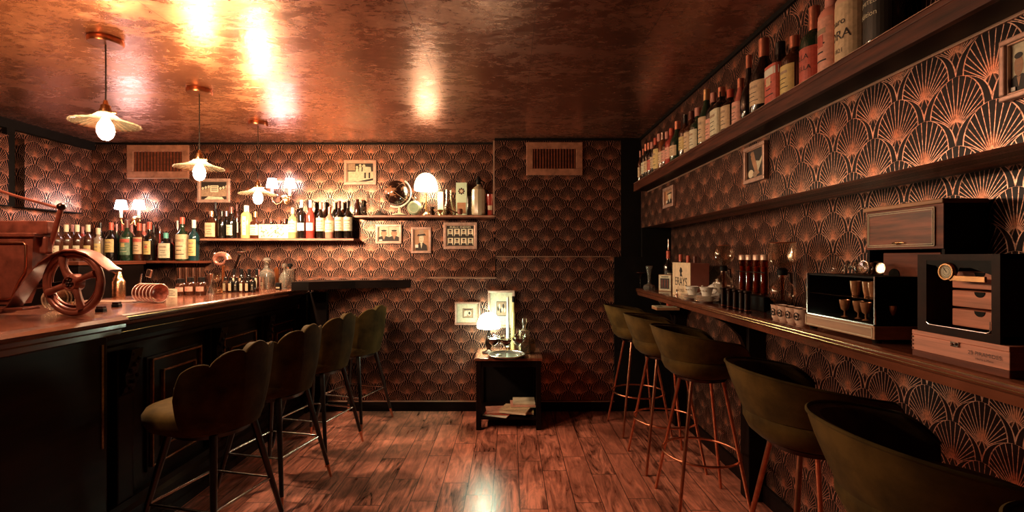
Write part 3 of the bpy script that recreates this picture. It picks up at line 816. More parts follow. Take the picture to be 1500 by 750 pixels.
row([
 (66, 340, .036, 'spirit', 'brown', 'black', 'black', {}, 'small dark bottle at the far left end of the low shelf, behind the metal car'),
 (83, 329, .043, 'spirit', 'brown', 'cream', 'cream', dict(lz=(.1, .42)), 'dark bottle with cream cap, leftmost of the cream-capped ones'),
 (97, 329, .043, 'spirit', 'brown', 'cream', 'cream', dict(lz=(.1, .42)), 'dark bottle with tall cream cap, second from the left above the wheel'),
 (106, 329, .034, 'slim', 'brown', 'pink', None, dict(dy=.045), 'thin bottle with striped cap behind the cream-capped bottles'),
 (113, 329, .043, 'spirit', 'brown', 'cream', 'cream', dict(lz=(.1, .42)), 'dark bottle with plain cream cap directly above the wheel'),
 (121, 332, .028, 'slim', 'red', 'pink', None, dict(dy=.045), 'thin reddish bottle half hidden behind the cream-capped bottles'),
 (129, 329, .043, 'spirit', 'brown', 'cream', 'gold', dict(lz=(.1, .42)), 'dark bottle with cream cap, rightmost of the five above the wheel'),
 (144, 334, .045, 'spirit', 'clear', 'cream', 'gold', dict(lz=(.12, .52)), 'pale spirit bottle with cream cap and tall yellow label above the mudguard tip'),
 (147, 326, .03, 'slim', 'black', 'black', None, dict(dy=.05), 'thin black bottle just behind the pale yellow-label bottle'),
 (163, 326, .046, 'squat', 'black', 'red', 'gold', dict(lz=(.22, .56)), 'black bottle with bright red cap and yellow label, left of the wall sconce'),
 (171, 328, .036, 'spirit', 'green', 'pink', 'cream', dict(dy=.04), 'dark bottle with salmon cap behind the yellow-label bottle'),
 (179, 327, .036, 'spirit', 'green', 'red', None, dict(dy=.045), 'dark bottle with red cap partly hidden left of the green-label bottle'),
 (186, 322, .052, 'spirit', 'green', 'dark', 'green', dict(lz=(.14, .56), badge='gold', band='red'), 'stout green bottle with wide green and red label under the left sconce'),
 (193, 329, .028, 'slim', 'rose', 'pink', None, dict(dy=.055), 'thin pink-capped bottle behind the green-label bottle'),
 (204, 327, .05, 'spirit', 'brown', 'red', 'tan', dict(lz=(.18, .62), band='red'), 'brown bottle with red foil neck and red and cream label under the sconce'),
 (211, 328, .026, 'slim', 'pink', 'pink', None, dict(dy=.055), 'narrow pink bottle standing behind the red-foil bottle'),
 (219, 325, .056, 'squat', 'black', 'red', 'gold', dict(lz=(.16, .5), badge='red', la=45), 'wide black bottle with orange-red neck band and slanted parchment label'),
 (225, 330, .03, 'slim', 'black', 'black', None, dict(dy=.05), 'slender black-capped bottle behind the wide black bottle'),
 (234, 332, .034, 'bulb', 'red', 'steel', None, dict(dy=.03), 'small ornate reddish bottle with metal stopper behind the square cream label'),
 (243, 341, .052, 'squat', 'black', 'green', 'cream', dict(lz=(.1, .62), sq=.3, flat=.8), 'short square bottle with teal cap and large cream label'),
 (252, 349, .028, 'slim', 'red', 'dark', 'red', dict(dy=.04), 'small dark red bottle tucked right of the square cream-label bottle'),
 (260, 323, .03, 'spirit', 'brown', 'white', None, dict(dy=.05), 'dark bottle with white cap hidden behind the tall parchment-wrapped bottle'),
 (267, 318, .055, 'squat', 'green', 'red', 'tan', dict(lz=(.04, .60), la=88, capz=(.84, 1)), 'tall green bottle wrapped in a large parchment label with red cap'),
 (284, 322, .046, 'spirit', 'blue', 'white', 'gold', dict(lz=(.12, .52), la=50), 'dark teal bottle with white spout and yellow label, right end of the low shelf'),
], Z1, group=g1)
g2 = 'bottles on the middle shelf'
row([
 (310, 309, .045, 'squat', 'brown', 'gold', 'tan', dict(lz=(.06, .56), sq=.3), 'square brown bottle with gold neck and tan label, left end of the middle shelf'),
 (316, 296, .034, 'wine', 'black', 'black', None, dict(dy=.045), 'tall black bottle behind the square tan-label bottle'),
 (325, 309, .034, 'wine', 'black', 'black', None, {}, 'slim black bottle standing next to a crest-marked dark bottle'),
 (332, 309, .03, 'slim', 'black', 'steel', None, dict(dy=.03), 'black bottle with shiny silver neck foil'),
 (339, 303, .050, 'squat', 'black', 'dark', 'cream', dict(lz=(.1, .42), la=38, badge=None), 'dark stout bottle with round cream label below a red seal'),
 (347, 299, .036, 'wine', 'brown', 'dark', 'white', dict(dy=.04), 'dark wine bottle with slanted white label behind the stout bottle'),
 (361, 301, .047, 'slim', 'gold', 'white', 'white', dict(lz=(.1, .66), la=22, sq=.25), 'pale gold square bottle with vertical white label strip'),
 (374, 310, .044, 'squat', 'brown', 'gold', 'cream', dict(lz=(.12, .5), sq=.2), 'amber bottle with cream label directly left of the botanical box'),
 (429, 304, .045, 'wine', 'gold', 'cream', 'cream', dict(lz=(.2, .56), la=80), 'pale wine bottle with wide cream label right of the botanical box'),
 (442, 293, .04, 'wine', 'black', 'white', 'white', dict(lz=(.2, .40), la=50), 'dark bottle with oval white label and white neck, left of its red twin'),
 (455, 293, .04, 'wine', 'red', 'white', 'white', dict(lz=(.2, .40), la=50), 'red bottle with oval white label and white neck'),
 (463, 296, .03, 'slim', 'black', 'black', None, dict(dy=.05), 'slim black bottle hidden behind the first dark wine bottle'),
 (470, 296, .044, 'wine', 'black', 'pink', 'cream', dict(lz=(.2, .56), la=80), 'dark wine bottle with cream label left of the rose wine'),
 (477, 296, .03, 'slim', 'brown', 'black', None, dict(dy=.05), 'slim bottle with black cap behind the rose wine'),
 (483, 303, .044, 'wine', 'rose', 'copper', 'cream', dict(lz=(.2, .56), la=80), 'rose wine bottle with cream label between two dark ones'),
 (490, 296, .03, 'slim', 'black', 'cream', None, dict(dy=.05), 'bottle with cream neck label in the back row right of the rose wine'),
 (497, 294, .044, 'wine', 'black', 'dark', 'cream', dict(lz=(.2, .56), la=80), 'dark wine bottle with cream label, second from the right end of the shelf'),
 (502, 296, .03, 'slim', 'brown', 'cream', None, dict(dy=.05), 'bottle with pale neck label in the back row near the shelf end'),
 (510, 294, .044, 'wine', 'black', 'black', 'cream', dict(lz=(.2, .56), la=80), 'dark wine bottle with cream label at the right end of the middle shelf'),
], Z2, group=g2)
# botanical box
o = thing('gift_box', 'long cream gift box printed with green sprigs on the middle shelf', 'box', (at(402, 345, 4.38).x, 4.4, Z2))
MB().box(-.135, .135, -.04, .04, 0, .128, bev=.002).build('carton', mat('cream_card', (.48, .46, .35), .6, var=.1), o)
m = MB().mat(mat('leaf_print', (.08, .13, .05), .6))
for i in range(26):
    x = -.12+.24*random.random(); z = .012+.1*random.random(); a = random.random()*6
    l, w = .016, .005; m.add([(x+l*cos(a), -.0406, z+l*sin(a)), (x+w*cos(a+1.57), -.0406, z+w*sin(a+1.57)), (x-l*cos(a), -.0406, z-l*sin(a)), (x-w*cos(a+1.57), -.0406, z-w*sin(a+1.57))], [(0, 1, 2, 3)])
for k in (0,):
    m.mat(tanw).add([(-.04, -.0405, .03), (-.035, -.0405, .03), (.06, -.0405, .105), (.055, -.0405, .108)], [(0, 1, 2, 3)])
m.build('sprig_print', None, o)
for i, px in enumerate((386, 397, 409, 417)):
    bottle(('short dark bottle behind the left end of the botanical box', 'dark bottle with shiny shoulder behind the middle of the botanical box', 'brown bottle behind the right half of the botanical box', 'slim brown bottle behind the right end of the botanical box')[i], (px-VX)*4.46/F, 4.462, Z2, .18+.01*(i % 2), .032, 'squat', ('brown', 'black', 'red', 'brown')[i], 'dark', None, group=g2)

# upper right shelf: label faces -X
SXc = 1.116
g3 = 'bottles on the high right shelf'
def rrow(spec):
    for i, (px, ptop, r, prof, col, cap, lab, kw, label) in enumerate(spec):
        kw.pop('dx', 0); X = 1.103 if px < 945 else SXc; Y = X*F/(px-VX)
        gp = [abs(Y-SXc*F/(q[0]-VX)) for q in spec if q[0] != px]; r = min(r, min(gp)*.49, .06)
        bottle(label, X, Y, SZ, min(.42, zof(ptop, Y)-SZ), r, prof, col, cap, lab, face=-pi/2, group=g3, **kw)
rrow([
 (938, 221, .043, 'spirit', 'brown', 'pink', 'tan', {}, 'small bottle with pink cap, first at the far end of the high shelf'),
 (942.3, 218, .043, 'spirit', 'brown', 'copper', 'tan', {}, 'bottle with copper cap, second at the far end of the high shelf'),
 (946.7, 211, .045, 'wine', 'black', 'copper', 'cream', {}, 'dark bottle with long copper foil, third at the far end of the high shelf'),
 (951, 209, .045, 'wine', 'black', 'copper', 'tan', {}, 'dark bottle with copper foil and white tip near the far end of the high shelf'),
 (955.5, 208, .04, 'spirit', 'black', 'pink', 'red', {}, 'dark bottle with pink cap and small red label on the high shelf'),
 (960.5, 202, .04, 'wine', 'black', 'red', 'tan', {}, 'dark bottle with long red foil near the far end of the high shelf'),
 (966, 196, .045, 'spirit', 'brown', 'pink', 'gold', dict(lz=(.1, .6)), 'bottle with tall yellow label and pink cap on the high shelf'),
 (972, 194, .038, 'slim', 'amber', 'steel', 'tan', {}, 'amber bottle with silver top on the high shelf'),
 (977.5, 193, .045, 'spirit', 'brown', 'pink', 'pink', {}, 'brown bottle with pink cap and orange label on the high shelf'),
 (984, 188, .045, 'wine', 'red', 'red', 'pink', {}, 'bottle with salmon foil and round salmon label beside the champagne bottle'),
 (992.5, 178, .05, 'champ', 'green', 'copper', 'tan', dict(lz=(.15, .4)), 'large dark champagne bottle with copper foil, farthest of the tall ones'),
 (1004, 168, .04, 'spirit', 'brown', 'black', 'gold', {}, 'bottle with round black cap and yellow label left of middle on the high shelf'),
 (1013, 163, .045, 'squat', 'brown', 'dark', 'tan', dict(lz=(.05, .5)), 'bottle with tall dark stopper and tan label on the high shelf'),
 (1022.5, 158, .048, 'squat', 'green', 'pink', 'cream', dict(lz=(.05, .48)), 'green bottle with red and white cap and arched cream label on the high shelf'),
 (1035, 131, .05, 'champ', 'green', 'gold', 'tan', dict(lz=(.06, .5)), 'champagne bottle with long gold foil and tan label'),
 (1045, 136, .04, 'spirit', 'black', 'pink', 'pink', dict(lz=(.06, .46)), 'dark bottle with pink cap and arched pink label'),
 (1057, 128, .058, 'spirit', 'black', 'copper', 'cream', dict(lz=(.05, .55), sq=.25), 'broad bottle with large square cream label and copper neck'),
 (1070, 131, .045, 'spirit', 'black', 'red', 'tan', dict(lz=(.08, .6)), 'dark bottle with copper cap and arched tan label'),
 (1085, 115, .043, 'cone', 'pink', 'copper', 'pink', dict(lz=(.06, .5)), 'short cone-shaped bottle with salmon label'),
 (1097, 81, .05, 'bulb', 'black', 'copper', None, dict(dx=.012), 'tall bottle with ringed copper neck and dark round body'),
 (1119, 57, .056, 'champ', 'black', 'copper', 'tan', dict(lz=(.1, .42), la=70, capz=(.62, 1)), 'tallest black bottle with long foil neck and tan shield label'),
 (1143, 62, .05, 'squat', 'black', 'black', 'red', dict(lz=(.03, .62), sq=.25, band='white', badge='tan'), 'black bottle with red and white picture label'),
 (1164, 53, .05, 'spirit', 'brown', 'copper', 'gold', dict(lz=(.05, .5), la=58), 'brown bottle with copper cap and round parchment label'),
 (1193, 10, .05, 'squat', 'green', 'copper', 'red', dict(lz=(.04, .46), la=75, capz=(.6, 1), txt=[('ELLA', .028, .34), ('STELLA', .024, .20)]), 'dark bottle with red label lettered ELLA below a copper neck'),
 (1219, -14, .042, 'slim', 'salmon', 'pink', 'pink', dict(lz=(.04, .66), la=60, badge='red'), 'salmon pink bottle with round emblem near the camera end of the high shelf'),
 (1252, -40, .056, 'slim', 'tan', 'black', 'tan', dict(lz=(.02, .64), la=85, txt=[('zaro', .030, .44), ('ORA', .042, .29), ('1821', .02, .12)]), 'wide tan bottle lettered ORA near the camera end of the high shelf'),
 (1296, -75, .052, 'spirit', 'black', 'black', 'black', dict(lz=(.04, .62), la=70, txt=[('Peru', .04, .55), ('LIMITED', .018, .43), ('Edition', .022, .31)], ), 'black bottle with white script label, nearest the camera on the high shelf'),
])
# ------------------------------------------------------------------ upper shelf 3: decanters, globe, lamp, siphon
def px3(px, Y=4.41): return (px-VX)*Y/F
Y3 = 4.41
def lt(name, label, cat, px, Y, Z, prof, m, seg=28, part=None, smooth=50, sq=0., dy=1., fl=None, stopper=None, sm=None, rz=0):
    o = thing(name, label, cat, (px3(px, Y), Y, Z), rz)
    MB().lathe(prof, seg, sq=sq, dy=dy, flute=fl).build(part or 'glass_body', m, o, smooth=smooth)
    if stopper: MB().lathe(stopper, 18, dy=1).build('stopper', sm or m, o, smooth=50)
    return o
pglass = mat('pale_solid_glass', (.85, .78, .66), .06, var=.3, scale=25, coat=.3, trans=.9, ior=1.35)
o = lt('cut_glass_decanter', 'ornate cut glass decanter with tall thin stopper, left end of the upper shelf', 'decanter', 539, Y3-.025, Z3, [(0, 0), (.045, 0), (.052, .012), (.055, .03), (.05, .048), (.03, .062), (.014, .078), (.011, .12), (.018, .125)], tglass, fl=lambda a, z: 1+.06*cos(14*a), seg=84, stopper=[(0, .118), (.009, .125), (.014, .15), (.009, .19), (.012, .215), (0, .225)], sm=pglass)
lt('round_stopper_bottle', 'small bottle with silver ball stopper beside the left decanter', 'bottle', 531, Y3+.06, Z3, [(0, 0), (.019, 0), (.02, .02), (.019, .09), (.012, .105), (.01, .12)], pglass, stopper=[(0, .118), (.015, .125), (.018, .14), (.012, .155), (0, .158)], sm=steel)
lt('bud_vase', 'low glass bud vase with thin tall neck left of the dark globe', 'vase', 556, Y3, Z3, [(0, 0), (.048, 0), (.05, .008), (.035, .022), (.012, .035), (.007, .06), (.006, .18), (.008, .184)], pglass)
lt('dark_tumbler', 'small dark bottle by the wine bottles at the left end of the upper shelf', 'bottle', 523.5, Y3-.01, Z3, [(0, 0), (.02, 0), (.022, .01), (.022, .10), (.016, .12), (.016, .15), (0, .15)], G['brown'])
lt('dark_bottle_pair', 'second small dark bottle behind the wine bottles, beside the upper shelf end', 'bottle', 522, Y3+.055, Z3, [(0, 0), (.018, 0), (.02, .01), (.02, .09), (.012, .11), (.012, .14), (0, .14)], G['black'])
# globe
gx = px3(582); o = thing('desk_globe', 'dark antique globe in a pale half ring on a stand', 'globe', (px3(582, 4.375), 4.375, Z3))
gc = (-.005, -.01, .205)
t = NT('antique_globe'); v = t.obj(); n = t.noise(v, 9, 6, .6, .4); x, y, z = t.xyz(v)
grid = (((z*22.).frac()-.5).abs() > .46)
t.P(Base_Color=t.mix(t.mr(n, .52, .56), (.02, .008, .006), (.34, .15, .08)), Roughness=.12, Coat_Weight=.6)
ge = MB().ball(gc, .112, 40).build('globe_ball', t.m, o, smooth=80)
pts = [(gc[0]+.13*cos(a), gc[1], gc[2]+.13*sin(a)) for a in [R(-115+170*i/30) for i in range(31)]]
MB().tube(pts, .008, 8).build('meridian_ring', mat('pale_ring', (.8, .8, .68), .4, var=.2), o, smooth=60)
m = MB().torus((0, 0, 0), .114, .002, 40, 6, M=Matrix.Translation(gc) @ Matrix.Rotation(R(38), 4, 'Y'))
m.torus((0, 0, 0), .1135, .0015, 40, 6, M=Matrix.Translation(gc) @ Matrix.Rotation(R(-52), 4, 'Y'))
m.build('band_lines', tanw, ge, smooth=60)
MB().lathe([(0, 0), (.062, 0), (.064, .008), (.04, .014), (.014, .022), (.009, .04), (.011, .06), (.008, .085), (0, .085)], 24, (.02, -.01, 0)).build('stand', cream, o, smooth=50)
# lit lamp with dome shade
lx = px3(624); o = thing('dome_table_lamp', 'glowing white dome lamp on the upper shelf', 'lamp', (px3(624, 4.385), 4.385, Z3))
MB().lathe([(0, 0), (.034, 0), (.035, .01), (.02, .02), (.009, .04), (.008, .18), (.012, .2), (0, .2)], 24).build('base', brass, o, smooth=50)
sh = MB().lathe([(.0005, .158), (.03, .152), (.06, .135), (.085, .105), (.1, .065), (.107, .03), (.104, .0), (.1, -.004)], 48, (0, 0, .232), cap=False).build('lamp_shade', globeE, o, smooth=60)
MB().tube([(0, 0, .39), (.005, .02, .44), (.03, .05, .41), (.06, .08, .34), (.09, .085, .22)], .003, 8).build('cord', ink, o, smooth=60)
lamp('shelf_lamp_light', 'POINT', (lx, Y3-.03, Z3+.2), 2.4, (1, .84, .56), .07)
# round liqueur bottle
o = thing('round_liqueur_bottle', 'round flat pale green glass bottle below the glowing dome lamp', 'bottle', (px3(608), Y3-.03, Z3))
MB().lathe([(0, -.028), (.05, -.028), (.064, -.014), (.067, 0), (.064, .014), (.05, .028), (0, .028)], 36, M=Matrix.Translation((0, 0, .068)) @ Matrix.Rotation(pi/2, 4, 'X')).build('glass_body', mat('pale_green_glass', (.5, .62, .42), .1, var=.3, trans=.4, coat=.5), o, smooth=40)
MB().lathe([(.02, .125), (.012, .135), (.012, .15), (.02, .155), (.018, .168), (0, .17)], 20).build('stopper', pglass, o, smooth=40)
m = MB().torus((0, 0, 0), .045, .002, 32, 6, M=Matrix.Translation((0, -.028, .068)) @ Matrix.Rotation(pi/2, 4, 'X')); m.build('raised_ring', cream, o, smooth=60)
# book / card behind lamp
o = thing('lit_card_box', 'pale upright card box directly right of the dome lamp', 'box', (px3(645), Y3+.05, Z3), 0)
MB().box(-.03, .022, -.02, .02, 0, .225, bev=.002).build('carton', mat('pale_green_card', (.6, .7, .5), .6, var=.15), o); MB().box(.0225, .03, -.021, .02, 0, .225).build('spine', redw, o)
lt('pepper_grinder', 'small black and silver grinder below the dome lamp', 'grinder', 633, 4.372, Z3, [(0, 0), (.024, 0), (.024, .035), (.016, .045), (.016, .055), (.026, .06), (.02, .078), (0, .082)], darkmetal, part='grinder_body')
lt('copper_trinket', 'small copper trinket cup beside the black grinder', 'cup', 645, 4.372, Z3, [(0, 0), (.022, 0), (.012, .012), (.01, .02), (.024, .035), (.026, .05), (.022, .05), (.0, .03)], brass, part='cup_body')
lt('erlenmeyer_flask', 'conical glass decanter with tall neck in the middle of the upper shelf', 'flask', 657, Y3+.01, Z3, [(0, 0), (.05, 0), (.055, .012), (.05, .06), (.034, .11), (.027, .18), (.03, .24), (.028, .24), (.025, .18), (.031, .11), (.046, .06), (.052, .014), (0, .008)], tglass)
o = thing('printed_tea_box', 'tall pale green box with a dark portrait emblem', 'box', (px3(676), Y3+.03, Z3))
MB().box(-.05, .05, -.035, .035, 0, .305, bev=.002).build('carton', mat('pale_green_card', (0, 0, 0)), o)
m = MB().mat(tanw).lathe([(0, 0), (.024, 0)], 20, M=Matrix.Translation((0, -.036, .225)) @ Matrix.Rotation(pi/2, 4, 'X'))
m.mat(ink); 
for k in range(8):
    a = k*pi/4; m.lathe([(0, 0), (.008, 0)], 8, M=Matrix.Translation((.024*cos(a), -.0362, .225+.024*sin(a))) @ Matrix.Rotation(pi/2, 4, 'X'))
m.mat(cream).lathe([(0, 0), (.012, 0)], 12, M=Matrix.Translation((0, -.0364, .225)) @ Matrix.Rotation(pi/2, 4, 'X'))
m.build('portrait_emblem', None, o)
MB().box(-.04, .04, -.0358, -.0352, .02, .12).build('printed_panel', tanw, o)
# pipe, holder
o = thing('tobacco_pipe', 'curved brown tobacco pipe leaning in front of the green box', 'pipe', (px3(668), Y3-.078, Z3))
MB().lathe([(0, 0), (.02, .004), (.025, .03), (.022, .055), (.017, .055), (.015, .02), (0, .016)], 20, (.045, 0, .0)).build('bowl', redw, o, smooth=50)
MB().tube([(.03, 0, .018), (-.01, 0, .03), (-.06, 0, .06), (-.09, 0, .075)], .0075, 10, r2=.004).build('stem', G['brown'], o, smooth=60)
lt('black_canister', 'narrow black cylinder canister left of the soda siphon', 'canister', 687, Y3, Z3, [(0, 0), (.02, 0), (.02, .175), (.016, .18), (0, .18)], G['black'], part='canister_body')
lt('dark_red_candle', 'narrow dark red cylinder beside the soda siphon', 'canister', 692.5, Y3+.065, Z3, [(0, 0), (.014, 0), (.014, .19), (0, .19)], G['red'], part='canister_body')
o = thing('soda_siphon', 'large clear amber soda siphon bottle with black spout head', 'siphon', (px3(701), Y3-.012, Z3))
MB().lathe([(0, 0), (.058, 0), (.064, .01), (.065, .03), (.065, .20), (.062, .235), (.04, .26), (.018, .275), (.016, .29)], 12, ).build('glass_body', mat('siphon_glass', (.6, .46, .3), .12, var=.2, coat=.5, trans=.35), o, smooth=20)
MB().lathe([(.018, .285), (.022, .29), (.022, .335), (.014, .35), (.008, .36), (0, .362)], 18).build('head', black, o, smooth=40)
MB().tube([(0, 0, .335), (.03, 0, .32), (.06, 0, .30)], .006, 8).tube([(0, 0, .35), (-.03, 0, .32), (-.035, 0, .31)], .005, 8).build('spout_and_lever', black, o, smooth=60)
o = lt('red_cocktail_glass', 'tall red glass at the right end of the upper shelf', 'glass', 718, Y3, Z3, [(0, 0), (.026, 0), (.028, .01), (.03, .06), (.038, .14), (.043, .195), (.04, .195), (.034, .13), (.026, .06), (0, .02)], G['red'])
MB().lathe([(.0335, .05), (.0365, .09)], 6, a0=-2.2, a1=-.95).build('white_emblem', cream, o)

# ------------------------------------------------------------------ things on the bar
def bz(px, Y): return (px-VX)*Y/F
def base_y(py, h=BT): return (EYE-h)*F/(py-VY)
g5 = 'glasses lying in a row on the bar'
def glass_roll(px, py, n, label):
    # round dishes standing on edge one behind the other, each its own thing
    Y = base_y(py); x = bz(px, Y)
    for i in range(n):
        cu = 'copper' in label[0]
        o = thing('ribbed_glass_dish', label[i], 'dish', (x-.07+.029*i, Y+.02-.011*i, BT+.057), -.36, 'copper dishes on edge on the bar' if cu else 'cut glass dishes behind the wheel')
        Mx = Matrix.Rotation(pi/2, 4, 'Y')
        MB().lathe([(.0, -.011), (.03, -.011), (.05, -.004), (.055, .008), (.052, .008), (.046, .0), (.028, -.006), (.0, -.006)], 60, flute=lambda a, z: 1+.02*cos(20*a), M=Mx).build('dish_body', MATS['coil_copper'] if cu else tglass, o, smooth=60)
        MB().torus((0, 0, .008), .0535, .0026, 40, 8, M=Mx).build('rim', MATS['pink_rim'] if cu else MATS['pale_solid_glass'], o, smooth=60)
mat('coil_copper', (.45, .14, .1), .2, metal=.3, var=.6, scale=60, coat=.5); mat('pink_rim', (.85, .6, .5), .15, metal=.6)
od = ('rearmost', 'second from the back', 'third from the back', 'third from the front', 'second from the front', 'front one with its hollow showing')
glass_roll(220, 443, 6, ['ribbed copper-pink dish standing on edge on the bar, '+q for q in od])
glass_roll(94, 455, 4, ['cut glass dish standing on edge behind the car wheel, '+od[k] for k in (0, 1, 4, 5)])
# copper pump bottle
Y = base_y(436); x = bz(174, Y)
o = thing('copper_shaker', 'hammered copper cylinder with conical top and thin spout on the bar', 'shaker', (x, Y, BT))
MB().lathe([(0, 0), (.036, 0), (.036, .105), (.03, .115), (.022, .13), (.014, .165), (.008, .175), (0, .178)], 28).build('body', mat('hammered_copper', (.65, .36, .2), .22, metal=1, var=.5, scale=50, bump=.5), o, smooth=50)
MB().tube([(-.01, 0, .15), (-.05, 0, .175), (-.09, 0, .2)], .0045, 8).tube([(-.02, 0, .15), (-.038, 0, .12)], .003, 8).build('spout', copper, o, smooth=60)
# bartender tools
o = thing('bar_tongs', 'steel serving tongs standing behind the nested tumblers', 'tongs', (bz(205, 2.98), 2.98, BT))
MB().tube([(-.03, 0, .0), (-.005, 0, .09), (.01, 0, .16)], .004, 8).tube([(-.005, 0, .0), (.0, 0, .09), (.01, 0, .16)], .004, 8).build('arms', steel, o, smooth=60)
MB().box(.0, .03, -.008, .008, .15, .20, M=Matrix.Rotation(.25, 4, 'Y'), bev=.004).build('grip', steel, o)
for i, (px, py, l) in enumerate(((148, 457, 'small black cube on the bar, nearest the wheel'), (171, 450, 'small black cube on the bar, right of the other cube'))):
    Y = base_y(py); o = thing('black_caddy_block', l, 'box', (bz(px, Y), Y, BT), .2)
    MB().box(-.017, .017, -.017, .017, 0, .017, bev=.002).build('block', black, o); MB().box(-.014, .014, -.014, .014, .017, .028).build('lid', darkmetal, o)
o = thing('bar_mat', 'pale rubber bar mat strip lying along the bar behind the small black cubes', 'mat', (bz(165, 2.85), 2.85, BT), .03)
MB().box(-.19, .16, -.06, .06, 0, .006, bev=.002).build('mat_body', mat('mat_pale', (.4, .25, .18), .35, var=.4), o); 
for k in range(3): MB().box(-.185, .155, -.045+.04*k, -.04+.04*k, .006, .008).build('rib', mat('mat_pale', (0, 0, 0)), o)
# brown jars
for px, l in ((265, 'small brown jar with black lid and salmon label, left of three on the bar'), (279, 'brown jar with black lid and salmon label, middle of three on the bar'), (295, 'brown jar with black lid and salmon label, right of three on the bar')):
    Y = 3.37; bottle(l, bz(px, Y), Y, BT, .125 if px > 266 else .115, .033, 'jar', 'brown', 'black', 'pink', lz=(.22, .48), la=55, capz=(.74, 1.), group='brown ingredient jars', kind='ingredient_jar', cat='jar')
# steel tins behind
for i, (px, l) in enumerate(((264, 'steel shaker tin behind the jars, leftmost'), (274, 'steel shaker tin behind the jars, second from the left'), (284, 'steel shaker tin behind the jars, third from the left'), (294, 'steel shaker tin behind the jars, rightmost'))):
    lt('shaker_tin', l, 'shaker', px, 3.72, BT, [(0, 0), (.020, 0), (.026, .185), (.024, .185), (.018, .01), (0, .01)], mat('copper_steel', (.6, .42, .34), .2, metal=1, var=.5, scale=20), part='tin_body')['group'] = 'steel shaker tins'
# jigger, spoon, card
lt('jigger', 'silver hourglass jigger right of the brown jars', 'jigger', 308, 3.5, BT, [(0, 0), (.026, 0), (.007, .06), (.007, .068), (.028, .145), (.025, .145), (0, .08)], steel, part='jigger_body')
lt('mixing_glass', 'tall clear mixing glass right of the jigger', 'glass', 322, 3.45, BT, [(0, 0), (.034, 0), (.036, .1), (.034, .1), (.031, .006), (0, .006)], tglass)
o = thing('drinks_card', 'small cream card standing left of the brown jars', 'card', (bz(252, 3.2), 3.2, BT), .1)
MB().box(-.034, .034, -.006, .0, 0, .055).build('card', cream, o); m = MB()
for k in range(4): m.box(-.025, .022-.01*(k % 2), -.0068, -.0061, .01+.011*k, .013+.011*k)
m.build('printed_lines', ink, o)
# shell mug, strainer
o = thing('shell_mug', 'striped copper shell-shaped mug on a thin stand behind the bitters bottles', 'mug', (bz(327, 3.75), 3.75, BT))
pts = [(.0+.06*cos(a)*(1-a/14)-.02, 0, .245+.05*sin(a)*(1-a/14)) for a in [i*.35 for i in range(20)]]
MB().tube(pts, [.026-.0011*i for i in range(20)], 12).build('shell_body', mat('striped_copper', (.6, .25, .18), .25, metal=.6, var=.6, scale=25), o, smooth=60)
MB().tube([(-.05, 0, .2), (-.062, 0, .27), (-.07, 0, .285)], .005, 8).ball((-.07, 0, .292), .013, 12).build('ball_tip', steel, o, smooth=60)
MB().lathe([(0, 0), (.045, 0), (.04, .01), (.012, .02), (.010, .19), (.02, .2), (0, .2)], 20).build('stand', brass, o, smooth=50)
o = thing('tall_strainer', 'dark long-handled strainer with round flat top leaning behind the bitters bottles', 'strainer', (bz(343, 3.85), 3.85, BT))
MB().tube([(-.03, 0, .0), (.0, 0, .16), (.045, 0, .29)], .010, 8).build('handle', darkmetal, o, smooth=60)
MB().lathe([(0, 0), (.03, .004), (.036, .012), (.03, .014), (0, .01)], 20, (.055, 0, .30)).build('strainer_bowl', steel, o, smooth=50)
# bitters
bit = ['leftmost, front row', 'second from the left, front row', 'third from the left, front row', 'fourth from the left, front row', 'fifth from the left, front row', 'rightmost of the front row', 'back row, left one with black dropper', 'back row, second with black dropper', 'back row, third with black dropper', 'back row, right one with black dropper']
for i in range(10):
    back = i >= 6; px = (330+8.2*i) if not back else (343+11*(i-6)); Y = 3.62 if not back else 3.74
    bottle('small dark bitters bottle on the bar, '+bit[i], bz(px, Y), Y, BT, .115+.012*((i*3) % 3) if not back else .175, .019, 'slim' if not back else 'jar', 'black' if i % 3 else 'brown', 'black', ('cream', 'tan', 'black')[i % 3], lz=(.12, .6), la=30, group='bitters bottles', capz=(.72, 1.), kind='bitters_bottle')
lt('cocktail_glass_clear', 'clear stemmed glass between the jigger and the bitters bottles', 'glass', 317, 3.6, BT, [(0, 0), (.03, 0), (.004, .008), (.004, .08), (.03, .1), (.036, .15), (.034, .15), (.026, .1), (0, .086)], tglass)
lt('pink_candle_holder', 'small pink ringed pillar at the right end of the bitters bottles', 'pillar', 369, 3.66, BT, [(0, 0), (.014, 0), (.012, .02), (.015, .025), (.012, .045), (.015, .05), (.012, .07), (.014, .09), (0, .095)], Cc['pink'], part='pillar_body')
lt('pink_bottle_stopper', 'small dropper bottle with salmon cap left of the big decanter', 'bottle', 377, 3.85, BT, [(0, 0), (.02, 0), (.022, .1), (.01, .12), (.018, .125), (.018, .165), (0, .168)], Cc['pink'], part='bottle_body')
o = lt('spirit_decanter', 'large glass decanter with tilted stopper and pale label near the end of the bar', 'decanter', 391, 4.0, BT, [(0, 0), (.052, 0), (.058, .012), (.06, .10), (.055, .135), (.03, .165), (.02, .175), (.02, .205), (.026, .21)], pglass, sq=.12, stopper=[(0, .2), (.015, .205), (.02, .225), (.032, .24), (.02, .262), (0, .265)], sm=pglass)
MB().box(-.05, -.0, -.0635, -.062, .012, .06).build('label', cream, o)
MB().box(-.044, -.006, -.0645, -.0636, .03, .034).build('label_line', ink, o)
